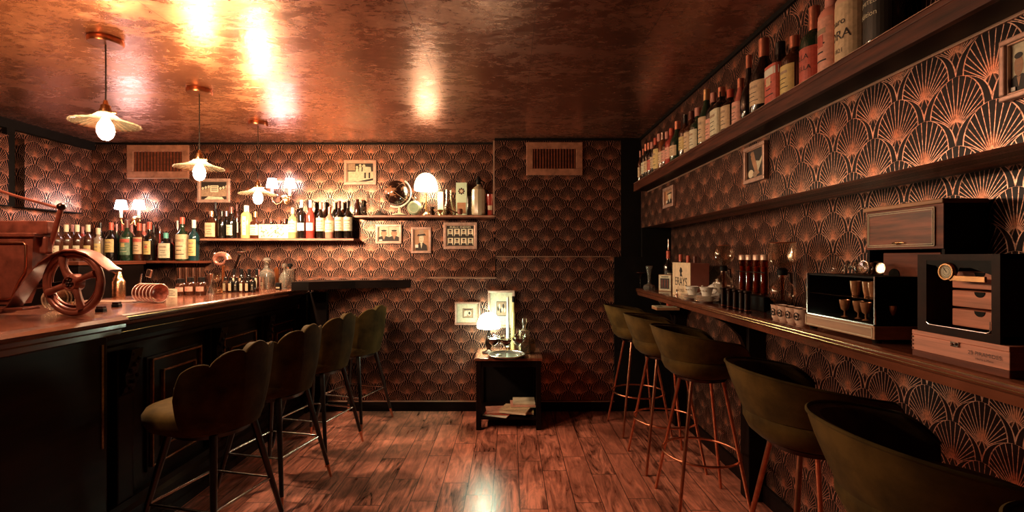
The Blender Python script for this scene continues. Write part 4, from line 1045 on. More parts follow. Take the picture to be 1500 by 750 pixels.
o = lt('oval_decanter', 'oval glass decanter with ball stopper near the end of the bar', 'decanter', 417, 4.05, BT, [(0, 0), (.028, 0), (.02, .01), (.045, .05), (.048, .085), (.03, .125), (.012, .145), (.012, .165), (.02, .17)], pglass, stopper=[(0, .165), (.012, .17), (.024, .19), (.02, .21), (0, .215)], sm=pglass, dy=.6)
o = thing('cut_glass_bottle', 'rectangular cut glass bottle with black stopper, last on the bar', 'bottle', (bz(425, 4.18), 4.18, BT))
MB().box(-.04, .04, -.02, .02, 0, .165, bev=.006).build('glass_body', pglass, o); MB().lathe([(.01, .165), (.01, .18), (.022, .185), (.022, .21), (0, .215)], 18).build('stopper', black, o, smooth=40)
m = MB()
for a in range(4):
    for b in range(8): m.ball((-.028+.0187*a, -.02, .018+.019*b), .006, 8)
m.build('cut_studs', pglass, o, smooth=50)
lt('amber_vial', 'amber cone vial standing between the two decanters', 'vial', 405, 4.15, BT, [(0, 0), (.02, 0), (.024, .09), (.02, .16), (.01, .18), (0, .182)], G['amber'])
o = thing('black_matchbox', 'small black box between the two decanters on the bar', 'box', (bz(408, 3.95), 3.95, BT)); MB().box(-.02, .02, -.015, .015, 0, .055, bev=.003).build('box_body', black, o); MB().box(-.015, .015, -.016, -.0155, .01, .02).build('label', Ll['tan'], o)

# ------------------------------------------------------------------ model vintage car (wheel, mudguard, body)
cm = mat('car_red_brown_metal', (.24, .06, .036), .36, metal=.35, var=.5, scale=18, coat=.3, bump=.1)
WY = 2.06
wc = at(108, 415, WY); wr = .143
car = thing('model_vintage_car', 'large red-brown metal model of a vintage car standing on the near end of the bar', 'model car', (wc.x, WY, 1.125), 0)
wz = wr+.001
def Wl(parent, cx, cy, name='wheel'):
    Mx = Matrix.Translation((cx, cy, wz)) @ Matrix.Rotation(R(-5), 4, 'Z')
    ty = MB().torus((0, 0, 0), wr-.013, .013, 56, 12, M=Mx, axis='y').torus((0, 0, 0), wr-.028, .007, 56, 8, M=Mx, axis='y').build(name, cm, parent, smooth=60)
    for k in range(4):
        a = pi/2+.35+k*pi/2
        pts = [Vector((cos(a)*q*1.0-sin(a)*.012*sin(q*25), -.012*sin(pi*q/wr), sin(a)*q)) for q in (.02, .045, .07, .095, wr-.026)]
        MB().tube([Mx @ p for p in pts], [.016, .012, .011, .013, .017], 10).build('spoke', cm, ty, smooth=60)
    Rx = Mx @ Matrix.Rotation(pi/2, 4, 'X')
    MB().lathe([(0, -.02), (.034, -.02), (.036, .01), (.03, .022), (.026, .022), (.024, .014), (.0, .014)], 28, M=Rx).build('hub', cm, ty, smooth=40)
    m = MB()
    for k in range(6): m.ball(Rx @ Vector((.013*cos(k*pi/3), .013*sin(k*pi/3), .02)), .005, 10)
    m.ball(Rx @ Vector((0, 0, .02)), .006, 10).build('hub_bolts', darkmetal, ty, smooth=60)
Wl(car, 0, 0); Wl(car, -.115, .13)
# mudguard: arched strip, world offsets derived from its outline
def L(px, py): return ((px-108)*WY/F, 1.38-(py-VY)*WY/F-1.125)
out = [(8, 457), (20, 447), (34, 425), (50, 403), (66, 384), (84, 372), (100, 366), (118, 366), (134, 371), (148, 381), (158, 390), (168, 396)]
def guard(y0, y1, dx=0):
    vs = []; fs = []
    for i, (a, b) in enumerate(out):
        x, z = L(a, b); x += dx
        for yy, dz in ((y0, -.006), (y0, 0), (y0+.02, .004), (y1, .004), (y1, -.006)): vs.append((x, yy, z+dz))
    for i in range(len(out)-1):
        for j in range(5): fs.append((i*5+j, i*5+(j+1) % 5, (i+1)*5+(j+1) % 5, (i+1)*5+j))
    fs.append((0, 1, 2, 3, 4)); e = (len(out)-1)*5; fs.append((e+4, e+3, e+2, e+1, e))
    return MB().add(vs, fs)
guard(-.03, .04).build('mudguard', cm, car, smooth=50)
guard(.10, .15, -.115).build('mudguard', cm, car, smooth=50)
# running board and body
x0, _ = L(-120, 0); x1, zr = L(36, 452)
MB().box(x0, x1+.02, -.03, .05, zr-.006, zr+.006, bev=.003).build('running_board', cm, car)
bx1, bz0 = L(40, 440); _, bz1 = L(0, 345)
MB().prism([(x0, bz0-.02), (L(12, 0)[0], bz0-.02), (L(24, 0)[0], L(0, 415)[1]), (bx1, L(0, 395)[1]), (bx1+.005, bz1), (x0, bz1)], (.02, .10), 'y').build('body', cm, car)
pts = [(x0, .017, bz0+.005), (L(5, 0)[0], .017, bz0+.005), (L(12, 0)[0], .017, bz0+.012), (L(22, 0)[0], .017, L(0, 412)[1]), (L(30, 0)[0], .017, L(0, 400)[1]), (L(32, 0)[0], .017, L(0, 390)[1]), (L(32, 0)[0], .017, bz1-.04), (L(29, 0)[0], .017, bz1-.03), (x0, .017, bz1-.03)]
MB().tube(pts, .005, 8).build('door_moulding', copper, car, smooth=60)
MB().box(x0, L(43, 0)[0]+.01, .01, .11, bz1-.005, bz1+.012, bev=.004).build('body_rail', cm, car)
MB().box(L(30, 0)[0], L(50, 0)[0], .05, .09, L(0, 372)[1], L(0, 345)[1], bev=.01).build('bonnet', cm, car)
MB().box(x0, L(52, 0)[0], .05, .10, bz1+.01, L(0, 322)[1], bev=.004).build('seat_back', cm, car)
MB().tube([L(-60, 264)[:1]+(.06,)+(L(0, 264)[1],), L(0, 284)[:1]+(.06,)+(L(0, 284)[1],), L(70, 303)[:1]+(.05,)+(L(0, 303)[1],)], .006, 10).build('windscreen_rod', cm, car, smooth=60)
MB().tube([L(74, 302)[:1]+(.05,)+(L(0, 302)[1],), L(58, 335)[:1]+(.07,)+(L(0, 335)[1],), L(44, 362)[:1]+(.09,)+(L(0, 362)[1],)], .010, 10).build('steering_column', cm, car, smooth=60)
MB().ball((L(74, 0)[0], .05, L(0, 301)[1]), .017, 20).build('ball_knob', darkmetal, car, smooth=80)
MB().tube([(x0, .13, .07), (-.115, .13, wz)], .01, 8).tube([(0, .0, wz), (-.115, .13, wz)], .009, 8).build('axle', darkmetal, car, smooth=60)
# small jars standing behind the car on the left wall ledge
for i, (px, l) in enumerate(((8, 'small dark bottle behind the car body at the left edge'), (18, 'small cream-capped jar behind the car body'), (29, 'small pale jar behind the car body, right one'))):
    Yq = 3.9; bottle(l, bz(px, Yq), Yq, Z1, zof(308+3*i, Yq)-Z1, .03, 'jar', ('black', 'clear', 'rose')[i], ('black', 'cream', 'cream')[i], None, capz=(.78, 1.))
o = thing('back_counter', 'dark wooden cabinet behind the bar carrying small jars, mostly hidden by the metal car', 'cabinet', (-3.6, 3.95, 0))
MB().box(-.34, .30, -.3, .35, 0, Z1-.03, bev=.004).build('carcass', blackw, o); MB().box(-.34, .32, -.32, .35, Z1-.03, Z1, bev=.004).build('cabinet_top', redw, o)

# ------------------------------------------------------------------ side table
TZ = .577
TY0, TY1 = 3.80, 4.25
TX0, TX1 = (695-VX)*3.8/F, .255
st = thing('side_table', 'low black side table with open lower shelf against the half wall', 'side table', ((TX0+TX1)/2, 3.96, 0))
def T(mb, name, m): return shift(mb, -(TX0+TX1)/2, -3.96).build(name, m, st)
T(MB().box(TX0, TX1, TY0, TY1, TZ-.022, TZ, bev=.003), 'tabletop', topw)
T(MB().box(TX0+.02, TX1-.02, TY0+.02, TY1-.02, TZ-.075, TZ-.022), 'apron', blackw)
for xx in (TX0+.012, TX1-.052):
    for yy in (TY0+.012, TY1-.052): T(MB().box(xx, xx+.04, yy, yy+.04, 0, TZ-.022, bev=.003), 'leg', blackw)
T(MB().box(TX0+.015, TX1-.015, TY0+.015, TY1-.015, .085, .105, bev=.003), 'lower_shelf', blackw)
T(MB().box(TX1-.02, TX1-.012, TY0+.05, TY1-.05, .105, TZ-.075), 'side_panel', blackw)
T(MB().box(TX0+.05, TX1-.05, TY1-.03, TY1-.02, .105, TZ-.075), 'back_panel', black)
# magazines
cols = [('white_label', 'tan_label'), ('red_label', 'cream_label'), ('pink_label', 'aged_paper'), ('tan_label', 'red_label'), ('gold_label', 'aged_paper'), ('pink_label', 'white_label'), ('aged_paper', 'tan_label')]
mg = [(-.10, 3.90, .1055, .2, -.35, .006, 0, 'red magazine fanned at the bottom left of the table shelf'),
      (-.10, 3.92, .113, .2, -.15, .006, 1, 'pink magazine in the fanned pile on the table shelf'),
      (-.10, 3.94, .1205, .2, .1, .006, 2, 'white magazine on top of the fanned pile, left on the table shelf'),
      (.085, 3.95, .1055, .2, .0, .021, 4, 'tan book lying under the open one on the table shelf'),
      (.04, 3.90, .1285, .22, -.3, .022, 3, 'reddish book lying tilted on the middle of the table shelf'),
      (.10, 3.99, .152, .2, .05, .010, 5, 'pale magazine at the right of the table shelf'),
      (.11, 4.02, .1635, .18, .0, .012, 6, 'pale book lying at the back right of the table shelf')]
for x, y, z, w, rz, h, k, l in mg:
    o = thing('magazine' if h < .015 else 'book', l, 'book', (x, y, z), rz, 'books and magazines on the side table shelf')
    MB().box(-w/2, w/2, -.09, .09, .001, h-.001).build('pages', paper, o)
    MB().box(-w/2-.002, w/2+.002, -.092, .092, h-.001, h+.001).build('cover', MATS[cols[k][0]], o)
# lamp on the side table
def tx(px, Y): return (px-VX)*Y/F
LY = 4.02
o = thing('scalloped_table_lamp', 'small glowing table lamp with white scalloped shade on the side table', 'lamp', (tx(716, LY), LY, TZ))
MB().lathe([(0, 0), (.055, 0), (.057, .008), (.03, .016), (.018, .03), (.026, .06), (.032, .085), (.022, .12), (.01, .16), (.012, .19), (.018, .205), (0, .21)], 28).build('base', darkmetal, o, smooth=50)
MB().lathe([(.0005, .125), (.03, .122), (.06, .105), (.083, .075), (.094, .04), (.097, .012), (.093, -.006)], 120, (0, 0, .215), cap=False, flute=lambda a, z: 1+(.03*abs(sin(6*a)) if z < .09 else .01)).build('lamp_shade', tableE, o, smooth=60)
MB().lathe([(.006, .335), (.004, .35), (.006, .36), (0, .365)], 12).build('finial', darkmetal, o, smooth=60)
lamp('table_lamp_light', 'POINT', (tx(716, LY), LY-.0, TZ+.21), 8.0, (.84, 1, .74), .07)
# candle
o = thing('white_taper_candle', 'tall white taper candle standing behind the wine glasses', 'candle', (tx(744, 4.1), 4.1, TZ))
MB().lathe([(0, .02), (.016, .02), (.010, .455), (.002, .468), (0, .468)], 20).build('wax', mat('wax', (.85, .85, .75), .5, var=.1), o, smooth=50)
MB().lathe([(0, 0), (.03, 0), (.032, .006), (.02, .012), (.018, .035), (.0, .035)], 20).build('holder', brass, o, smooth=50)
o = thing('amber_slim_bottle', 'slim amber bottle directly right of the white candle', 'bottle', (tx(752, 4.2), 4.2, TZ))
MB().lathe([(0, 0), (.022, 0), (.024, .02), (.022, .3), (.012, .36), (.01, .42), (.0, .42)], 20).build('glass_body', G['gold'], o, smooth=50); MB().lathe([(.012, .41), (.012, .46), (0, .462)], 14).build('stopper', black, o, smooth=40)
# tray and glasses
TY = 3.86; txc = tx(742, TY)
o = thing('silver_tray', 'round silver tray with raised rim holding the wine glasses', 'tray', (txc, TY, TZ))
MB().lathe([(0, 0), (.13, 0), (.143, .012), (.15, .02), (.146, .022), (.136, .012), (.12, .005), (0, .005)], 56).build('tray_plate', darkmetal, o, smooth=50)
MB().torus((0, 0, .022), .148, .004, 56, 8).build('rim', steel, o, smooth=60)
wine = mat('red_wine', (.03, .002, .004), .15, var=.1, coat=.1)
gs = [(723, 3.81, 'coupe of red wine, left front on the silver tray'), (741, 3.77, 'coupe of red wine, middle front on the silver tray'), (759, 3.81, 'coupe of red wine, right front on the silver tray'), (731, 3.90, 'coupe of red wine, left rear on the silver tray'), (762, 3.90, 'coupe of red wine, right rear on the silver tray')]
g0 = None
for px, y, l in gs:
    if g0 is None:
        g0 = thing('wine_coupe', l, 'wine glass', (tx(px, y), y, TZ+.005), 0, 'glasses of red wine on the silver tray')
        MB().lathe([(0, 0), (.03, .001), (.028, .004), (.004, .01), (.003, .075), (.012, .083), (.032, .1), (.044, .13), (.042, .145), (.041, .145), (.043, .13), (.031, .102), (.0, .086)], 28).build('glass_body', tglass, g0, smooth=60)
        g0.scale = (1.12, 1.12, 1.16)
        MB().lathe([(0, .0865), (.012, .0875), (.0315, .103), (.0428, .131), (.0, .131)], 24).build('red_wine', wine, g0, smooth=40)
    else: dup(g0, (tx(px, y), y, TZ+.005), 0, l)
o = thing('square_decanter', 'square glass decanter with round stopper at the right of the side table', 'decanter', (tx(768, 4.0), 4.0, TZ), .2)
MB().box(-.04, .04, -.04, .04, 0, .16, bev=.008).lathe([(.03, .158), (.014, .17), (.012, .19), (.02, .194)], 20).build('glass_body', mat('decanter_glass', (.8, .7, .5), .1, var=.4, coat=.4, trans=.75), o, smooth=40)
MB().lathe([(0, .19), (.012, .195), (.022, .215), (.018, .24), (0, .245)], 18).build('stopper', pglass, o, smooth=50)
o.scale = (1, 1, 1.22)
o = thing('small_square_bottle', 'smaller square glass bottle right of the stoppered decanter', 'bottle', (tx(780, 4.03), 4.03, TZ), .1)
MB().box(-.026, .017, -.026, .017, 0, .11, bev=.006).lathe([(.02, .109), (.01, .118), (.01, .13), (0, .13)], 16).build('glass_body', MATS['decanter_glass'], o, smooth=40); MB().box(-.02, .02, -.027, -.0265, .02, .08).build('label', cream, o)
# ------------------------------------------------------------------ right counter things (all stand at CT)
def rp(px, X): return X*F/(px-VX)       # depth of a column at lateral distance X
def rth(name, label, cat, px, X, rz=0., group=None, z=CT):
    return thing(name, label, cat, (X, rp(px, X), z), rz, group)
bottle('tall black bottle with red neck and silver pourer on the right counter', 1.33, rp(979, 1.33), CT, .33, .042, 'wine', 'black', 'red', 'black', lz=(.2, .5), badge='red')

po = thing('pour_spout', 'thin silver pour spout on the tall black bottle', 'spout', (1.33, rp(979, 1.33), CT+.33)); MB().lathe([(.01, 0), (.006, .01), (.004, .05), (.0035, .10), (0, .1)], 12).build('tube', steel, po, smooth=50); MB().lathe([(.013, -.004), (.013, .006), (0, .007)], 14).build('collar', black, po)
bottle('dark bottle with pink-red cap standing left of the wooden box', 1.385, rp(997, 1.385), CT, .30, .04, 'spirit', 'black', 'red', 'cream')
bottle('dark bottle with red cap hidden behind the wooden box, left one', 1.40, rp(1008, 1.40), CT, .29, .04, 'spirit', 'brown', 'red', None)
bottle('dark bottle with dark red cap hidden behind the wooden box, right one', 1.40, rp(1018, 1.40), CT, .285, .04, 'spirit', 'brown', 'dark', None)
# flute vase and coupe at the end
o = rth('glass_trumpet_vase', 'slender fluted glass vase on a round foot at the far end of the right counter', 'vase', 951, 1.19)
MB().lathe([(0, 0), (.045, 0), (.05, .015), (.045, .035), (.02, .045), (.012, .06), (.014, .12), (.03, .20), (.027, .2), (.01, .1), (0, .06)], 40, flute=lambda a, z: 1+.06*cos(10*a)).build('glass_body', pglass, o, smooth=60)
MB().torus((0, 0, .2), .0285, .002, 24, 6).build('rim', steel, o)
o = rth('coupe_glass', 'shallow coupe glass at the very end of the right counter', 'glass', 938, 1.16)
MB().lathe([(0, 0), (.032, 0), (.004, .008), (.0035, .1), (.02, .115), (.05, .14), (.048, .141), (.018, .118), (0, .105)], 28).build('glass_body', tglass, o, smooth=60)
MB().torus((0, 0, .14), .049, .0015, 28, 6).build('rim', steel, o)
# framed card on counter
o = rth('standing_frame', 'small cream box frame with three dark columns, in front of the wooden box', 'picture frame', 974, 1.25, -.75)
MB().box(-.055, .055, 0, .05, 0, .135, bev=.003).build('frame', tanw, o)
m = MB().mat(cream).box(-.05, .05, -.002, 0, .005, .13).mat(ink).box(-.038, .038, -.003, -.002, .02, .105)
m.mat(redw)
for k in range(3): m.box(-.03+.024*k, -.018+.024*k, -.004, -.003, .03, .095)
m.mat(ink).box(-.03, .03, -.003, -.002, .114, .120)
m.build('print', None, o)
# wooden box ERAYS
Xb = 1.215; y1_, y0_ = rp(986, Xb), rp(1012, Xb)
o = thing('wooden_spirit_box', 'pale wooden box lettered ERAYS behind the cups', 'box', (Xb, (y0_+y1_)/2, CT), 0)
hl = (y1_-y0_)/2
MB().box(0, .125, -hl, hl, 0, .235, bev=.003).build('box_body', mat('box_red_side', (.33, .1, .07), .5, var=.2), o)
MB().box(-.004, 0, -hl, hl, 0, .238).build('front_board', mat('pale_board', (.74, .52, .34), .5, var=.2, scale=20), o)
Mt = Matrix.Translation((-.0045, 0, .1)) @ Matrix.Rotation(-pi/2, 4, 'Z')
text('ERAYS', .085, o, ink, Mt)
text('Scotch', .05, o, sepia, Matrix.Translation((-.0045, 0, .045)) @ Matrix.Rotation(-pi/2, 4, 'Z'))
m = MB().mat(ink); m.prism([(-.03, .14), (.02, .14), (.012, .16), (.03, .18), (.01, .205), (-.015, .2), (-.03, .175), (-.01, .165)], (-.0056, -.0045), 'x'); m.build('emblem', None, o)
# little pepper bell
o = rth('silver_bell', 'small silver bell on the counter edge before the cups', 'bell', 992, 1.17); MB().lathe([(0, 0), (.016, 0), (.013, .012), (.006, .02), (.005, .035), (.009, .045), (0, .055)], 16).build('bell_body', steel, o, smooth=50)
# cups on saucers
def cup(label1, label2, px, X, n, rz):
    Y = rp(px, X)
    z = CT
    for k in range(n):
        s_ = thing('saucer', label2[k], 'saucer', (X, Y, z), 0, 'white saucers on the right counter'); MB().lathe([(0, 0), (.035, 0), (.04, .004), (.072, .014), (.07, .016), (.04, .007), (0, .006)], 32).build('dish', white, s_, smooth=50)
        MB().torus((0, 0, .015), .0705, .0012, 32, 6).build('gold_rim', brass, s_); z += .009
    c = thing('tea_cup', label1, 'cup', (X, Y, z-.003), rz, 'white tea cups on the right counter')
    MB().lathe([(0, 0), (.022, 0), (.024, .006), (.028, .02), (.037, .05), (.041, .062), (.0385, .062), (.034, .048), (.025, .02), (0, .008)], 32).build('cup_body', white, c, smooth=50)
    MB().tube([(.034, 0, .052), (.055, 0, .055), (.06, 0, .04), (.048, 0, .022), (.028, 0, .018)], .0035, 8).build('handle', white, c, smooth=60)
    m = MB()
    for k in range(7): m.ball((-.0375*cos(.5*(k-3)), .0375*sin(.5*(k-3)), .04), .0035, 6)
    m.build('printed_pattern', brass, c)
cup('white tea cup with gold pattern, left of the two on saucers', ['bottom saucer under the left tea cup', 'middle saucer under the left tea cup', 'top saucer under the left tea cup'], 1014, 1.19, 3, -.5)
cup('white tea cup, right of the two on saucers nearer the camera', ['bottom saucer under the right tea cup', 'lower middle saucer under the right tea cup', 'upper middle saucer under the right tea cup', 'top saucer under the right tea cup'], 1035, 1.19, 4, -.4)
o = rth('teapot', 'white round teapot with copper flowers behind the cups', 'teapot', 1051, 1.35, 2.9)
MB().lathe([(0, 0), (.035, 0), (.04, .005), (.06, .03), (.066, .06), (.058, .085), (.035, .1), (.03, .102), (.0, .102)], 36).build('pot_body', white, o, smooth=50)
MB().lathe([(.032, .1), (.025, .112), (.008, .118), (.012, .13), (0, .138)], 24).build('lid', white, o, smooth=50)
MB().tube([(.055, 0, .045), (.085, 0, .06), (.095, 0, .09)], .011, 10, r2=.006).build('spout', white, o, smooth=60)
MB().tube([(-.055, 0, .08), (-.09, 0, .085), (-.1, 0, .055), (-.06, 0, .03)], .005, 8).build('handle', white, o, smooth=60)
# vacuum coffee makers
gtin = mat('globe_sheen', (.5, .25, .16), .08, var=.3, coat=.5, trans=.7)
def siphon(px, X, label, beaker):
    o = rth('vacuum_coffee_maker', label, 'coffee maker', px, X)
    MB().lathe([(0, 0), (.065, 0), (.067, .012), (.05, .018), (0, .02)], 32).build('base', black, o, smooth=40)
    MB().tube([(.055, .02, .01), (.058, .02, .12), (.05, .02, .2), (.0, .0, .205)], .006, 8).build('stand', darkmetal, o, smooth=60)
    MB().lathe([(.001, .045), (.03, .052), (.052, .075), (.06, .105), (.052, .137), (.03, .16), (.018, .175), (.018, .195)], 36).build('lower_globe', tglass, o, smooth=60)
    MB().lathe([(.0, .19), (.022, .19), (.024, .215), (.014, .225), (0, .225)], 20).build('stopper', black, o, smooth=40)
    if beaker: MB().lathe([(.012, .222), (.03, .232), (.056, .245), (.06, .26), (.06, .345), (.058, .345), (.058, .262), (.054, .248), (.01, .23)], 36).build('upper_beaker', tglass, o, smooth=50)
    else: MB().lathe([(.012, .222), (.035, .236), (.058, .265), (.062, .295), (.052, .33), (.035, .35), (.034, .35), (.05, .33), (.06, .295), (.056, .267), (.01, .23)], 36).build('upper_globe', tglass, o, smooth=50)
    MB().torus((0, 0, .35 if not beaker else .345), .035 if not beaker else .059, .002, 32, 6).build('rim', copper, o)
    MB().lathe([(.0, .0), (.009, .0), (.0095, .13), (0, .13)], 14, (0, 0, .07)).build('inner_tube', tamber, o, smooth=50)
    MB().lathe([(.0, .02), (.022, .02), (.024, .045), (.01, .05), (0, .05)], 16).build('burner', darkmetal, o, smooth=50)
siphon(1060, 1.33, 'vacuum coffee maker with round upper globe beside the teapot', False)
siphon(1146, 1.30, 'vacuum coffee maker with straight beaker top next to the display cabinet', True)
# metal cylinders
for i, (px, l) in enumerate(((1060, 'first'), (1069, 'second'), (1078, 'third'), (1087, 'fourth'), (1095, 'fifth'))):
    o = rth('metal_cylinder', 'thin dark metal cylinder with copper shine, %s from the far end of five' % l, 'cylinder', px, 1.175, group='dark metal cylinders on the counter edge')
    MB().lathe([(0, 0), (.018, 0), (.018, .004), (.014, .008), (.014, .095), (.019, .1), (.019, .108), (0, .11)], 24).build('tube_body', darkmetal, o, smooth=40)
    MB().torus((0, 0, .012), .0145, .002, 24, 6).build('ring', copper, o)
# test tubes in rack
o = rth('tube_rack', 'black rack base holding four tall corked glass tubes', 'rack', 1104, 1.30)
MB().box(-.03, .03, -.16, .16, 0, .075, bev=.004).build('rack_base', black, o); MB().box(-.024, -.021, -.16, .16, .195, .2).tube([(0, -.155, .07), (0, -.155, .2)], .003, 6).tube([(0, .155, .07), (0, .155, .2)], .003, 6).build('holder_bar', darkmetal, o)
for i, px in enumerate((1088, 1098, 1109, 1120)):
    o = rth('corked_test_tube', ('farthest', 'second farthest', 'second nearest', 'nearest')[i]+' of four tall glass tubes with pale caps in the black rack', 'test tube', px, 1.30, group='corked tubes in the rack', z=CT+.076)
    MB().lathe([(0, 0), (.013, .004), (.019, .015), (.019, .19), (.0175, .19), (.0175, .016), (0, .006)], 24).build('tube_glass', tamber, o, smooth=50)
    MB().lathe([(0, .006), (.0165, .016), (.0165, .15), (0, .15)], 20).build('contents', mat('tube_contents', (.34, .13, .075), .3, var=.6, scale=40), o, smooth=50)
    MB().lathe([(.0205, .185), (.0205, .21), (.018, .213), (0, .213)], 24).build('cap', mat('pale_copper_cap', (.75, .5, .38), .35, metal=.3), o, smooth=40)
# printed tumblers
for i, (px, l) in enumerate(((1141, 'small printed tumbler, farthest of four before the coffee maker'), (1151, 'small printed tumbler, second farthest of four'), (1163, 'small printed tumbler, second nearest of four'), (1176, 'small printed tumbler, nearest the display cabinet'))):
    o = rth('printed_tumbler', l, 'cup', px, 1.185, group='printed tumblers on the counter')
    MB().lathe([(0, 0), (.022, 0), (.028, .012), (.031, .06), (.0335, .066), (.031, .066), (.026, .014), (0, .006)], 28).build('cup_body', mat('ivory_tumbler', (.66, .42, .32), .3, var=.25), o, smooth=50)
    m = MB().torus((0, 0, 0), .014, .0022, 24, 6, M=Matrix.Translation((-.0295, -.004, .036)) @ Matrix.Rotation(pi/2, 4, 'Y')).ball((-.030, -.004, .036), .005, 10)
    m.build('ring_print', ink, o)
# display cabinet
Xc = 1.165; ya, yb = rp(1183, Xc), rp(1283, Xc); hc = (ya-yb)/2; yc = (ya+yb)/2; hh = 1.318-CT
o = thing('glass_display_cabinet', 'small dark cabinet with glass front and wooden drawer base on the right counter', 'display cabinet', (Xc, yc, CT))
m = MB().box(0, .27, -hc, -hc+.008, .055, hh).box(0, .27, hc-.008, hc, .055, hh).box(.26, .27, -hc, hc, .055, hh).box(0, .27, -hc, hc, hh-.006, hh).box(0, .27, -hc, hc, .05, .058)
m.build('case', black, o)
m = MB(); w = .0045
m.box(-.004, .002, -hc, -hc+w, .055, hh).box(-.004, .002, hc-w, hc, .055, hh).box(-.004, .002, -hc, hc, .055, .055+w).build('metal_edging', steel, o)
MB().box(.0, .0015, -hc+w, hc-w, .06, hh-.008).build('front_glass', tpane, o)
dr = MB().box(-.008, .25, -hc-.005, hc+.005, .012, .055, bev=.002).build('drawer', tanw, o)
m = MB()
for q in ((-hc+.004, hc-.004, .047, .0495), (-hc+.004, hc-.004, .017, .0195), (-hc+.004, -hc+.0065, .017, .0495), (hc-.0065, hc-.004, .017, .0495)): m.box(-.0095, -.008, q[0], q[1], q[2], q[3])
m.build('inlay_lines', cream, dr)
for yy in (-hc+.01, hc-.02):
    MB().lathe([(0, 0), (.012, 0), (.016, .012), (0, .012)], 16, (.012, yy, 0)).build('foot', black, o)
MB().box(.0, .25, -hc+.01, hc-.01, .138, .141).build('glass_shelf', tglass, o)
# small glasses inside
gi = 0
names = ['far end', 'second from the far end', 'third from the far end', 'fourth from the far end', 'near end']
for lvl, zz, n in ((0, .0585, 5), (1, .1415, 4)):
    for k in range(n):
        fy = (yc+hc-.13-.052*k) if lvl == 0 else (yc+hc-.185-.042*k)
        q = thing('cordial_glass', 'small amber cordial glass inside the display cabinet, %s shelf, %s' % (('lower', 'upper')[lvl], names[k] if k < n-1 else names[4]), 'glass', (Xc+.055+.012*(k % 2), fy, CT+zz), 0, 'cordial glasses inside the display cabinet')
        MB().lathe([(0, 0), (.013, 0), (.003, .006), (.003, .02), (.012, .028), (.017, .05), (.018, .062), (.0165, .062), (.0105, .03), (0, .024)] if lvl == 0 else [(0, 0), (.011, 0), (.015, .02), (.018, .05), (.0165, .05), (.013, .02), (0, .004)], 20).build('glass_body', mat('cordial_glass_copper', (.55, .26, .14), .12, metal=.4, var=.4, scale=30, coat=.5), q, smooth=50)
# glasses lying on the cabinet
for i, (px, X, l) in enumerate(((1228, 1.25, 'upturned stemmed glass standing on the display cabinet'), (1262, 1.22, 'round glass lying on the display cabinet, left of two'), (1276, 1.20, 'round glass lying near the front edge of the display cabinet'), (1290, 1.27, 'round glass lying on the display cabinet, right one'))):
    o = thing('balloon_glass', l, 'glass', (X, max(yb+.035, rp(px, X)), 1.318+(.0 if i == 0 else .024)), i*1.1, 'stemmed glasses on top of the display cabinet')
    Mx = Matrix.Identity(4) if i == 0 else Matrix.Rotation(pi/2-.1, 4, 'Y')
    MB().lathe([(.018, 0), (.024, .014), (.02, .03), (.004, .042), (.0035, .065), (.02, .069), (.0, .07)], 24, M=Mx).build('glass_body', tglass, o, smooth=60)
    MB().torus((0, 0, 0), .0185, .0015, 24, 6, M=Mx).torus((0, 0, .069), .019, .0012, 24, 6, M=Mx).build('rim', steel, o)
# tall cabinet with hinged front
Xt = 1.30; ya, yb = rp(1271, Xt), rp(1384, Xt); hc = (ya-yb)/2; yc = (ya+yb)/2
o = thing('wooden_wall_cabinet', 'small reddish wooden cabinet with inlaid door, standing behind the display cabinet', 'cabinet', (Xt, yc, CT))
MB().box(0, .125, -hc, hc, .30, .438, bev=.003).build('upper_case', blackw, o)
MB().box(-.012, .128, -hc-.005, hc+.006, .438, .452, bev=.003).build('cabinet_top', tanw, o)
MB().box(-.004, 0, -hc+.0, hc, .302, .438).build('door_frame', redw, o)
dd = MB().box(-.007, -.004, -hc+.028, hc-.012, .312, .428).build('door', mat('door_veneer', (.20, .05, .022), .35, var=.9, scale=7, coat=.1, stretch=(1, .5, 6)), o)
m = MB(); a0, a1, b0, b1 = -hc+.026, hc-.01, .31, .43; w = .0028
for gg in (0, .006): m.box(-.0085, -.007, a0+gg, a1-gg, b0+gg, b0+gg+w*.7).box(-.0085, -.007, a0+gg, a1-gg, b1-gg-w*.7, b1-gg).box(-.0085, -.007, a0+gg, a0+gg+w*.7, b0+gg, b1-gg).box(-.0085, -.007, a1-gg-w*.7, a1-gg, b0+gg, b1-gg)
m.build('inlay_lines', cream, dd)
MB().tube([(-.01, .03, .322), (-.016, .015, .324), (-.016, -.005, .324), (-.01, -.02, .322)], .0025, 8).ball((-.014, .005, .321), .005, 10).build('handle', brass, dd, smooth=60)
MB().box(0.0, .125, -hc, hc, 0, .02).box(.11, .125, -hc, hc, .02, .30).box(.0, .125, -hc, -hc+.01, .02, .30).box(.0, .125, hc-.01, hc, .02, .30).build('lower_case', blackw, o)
dw = MB().box(-.002, .10, -hc+.012, hc-.075, .19, .29, bev=.002).build('lower_drawer', redw, o)
MB().lathe([(0, 0), (.022, 0), (.022, .002), (0, .002)], 24, M=Matrix.Translation((-.003, .03, .215)) @ Matrix.Rotation(-pi/2, 4, 'Y')).build('finger_hole', black, dw)
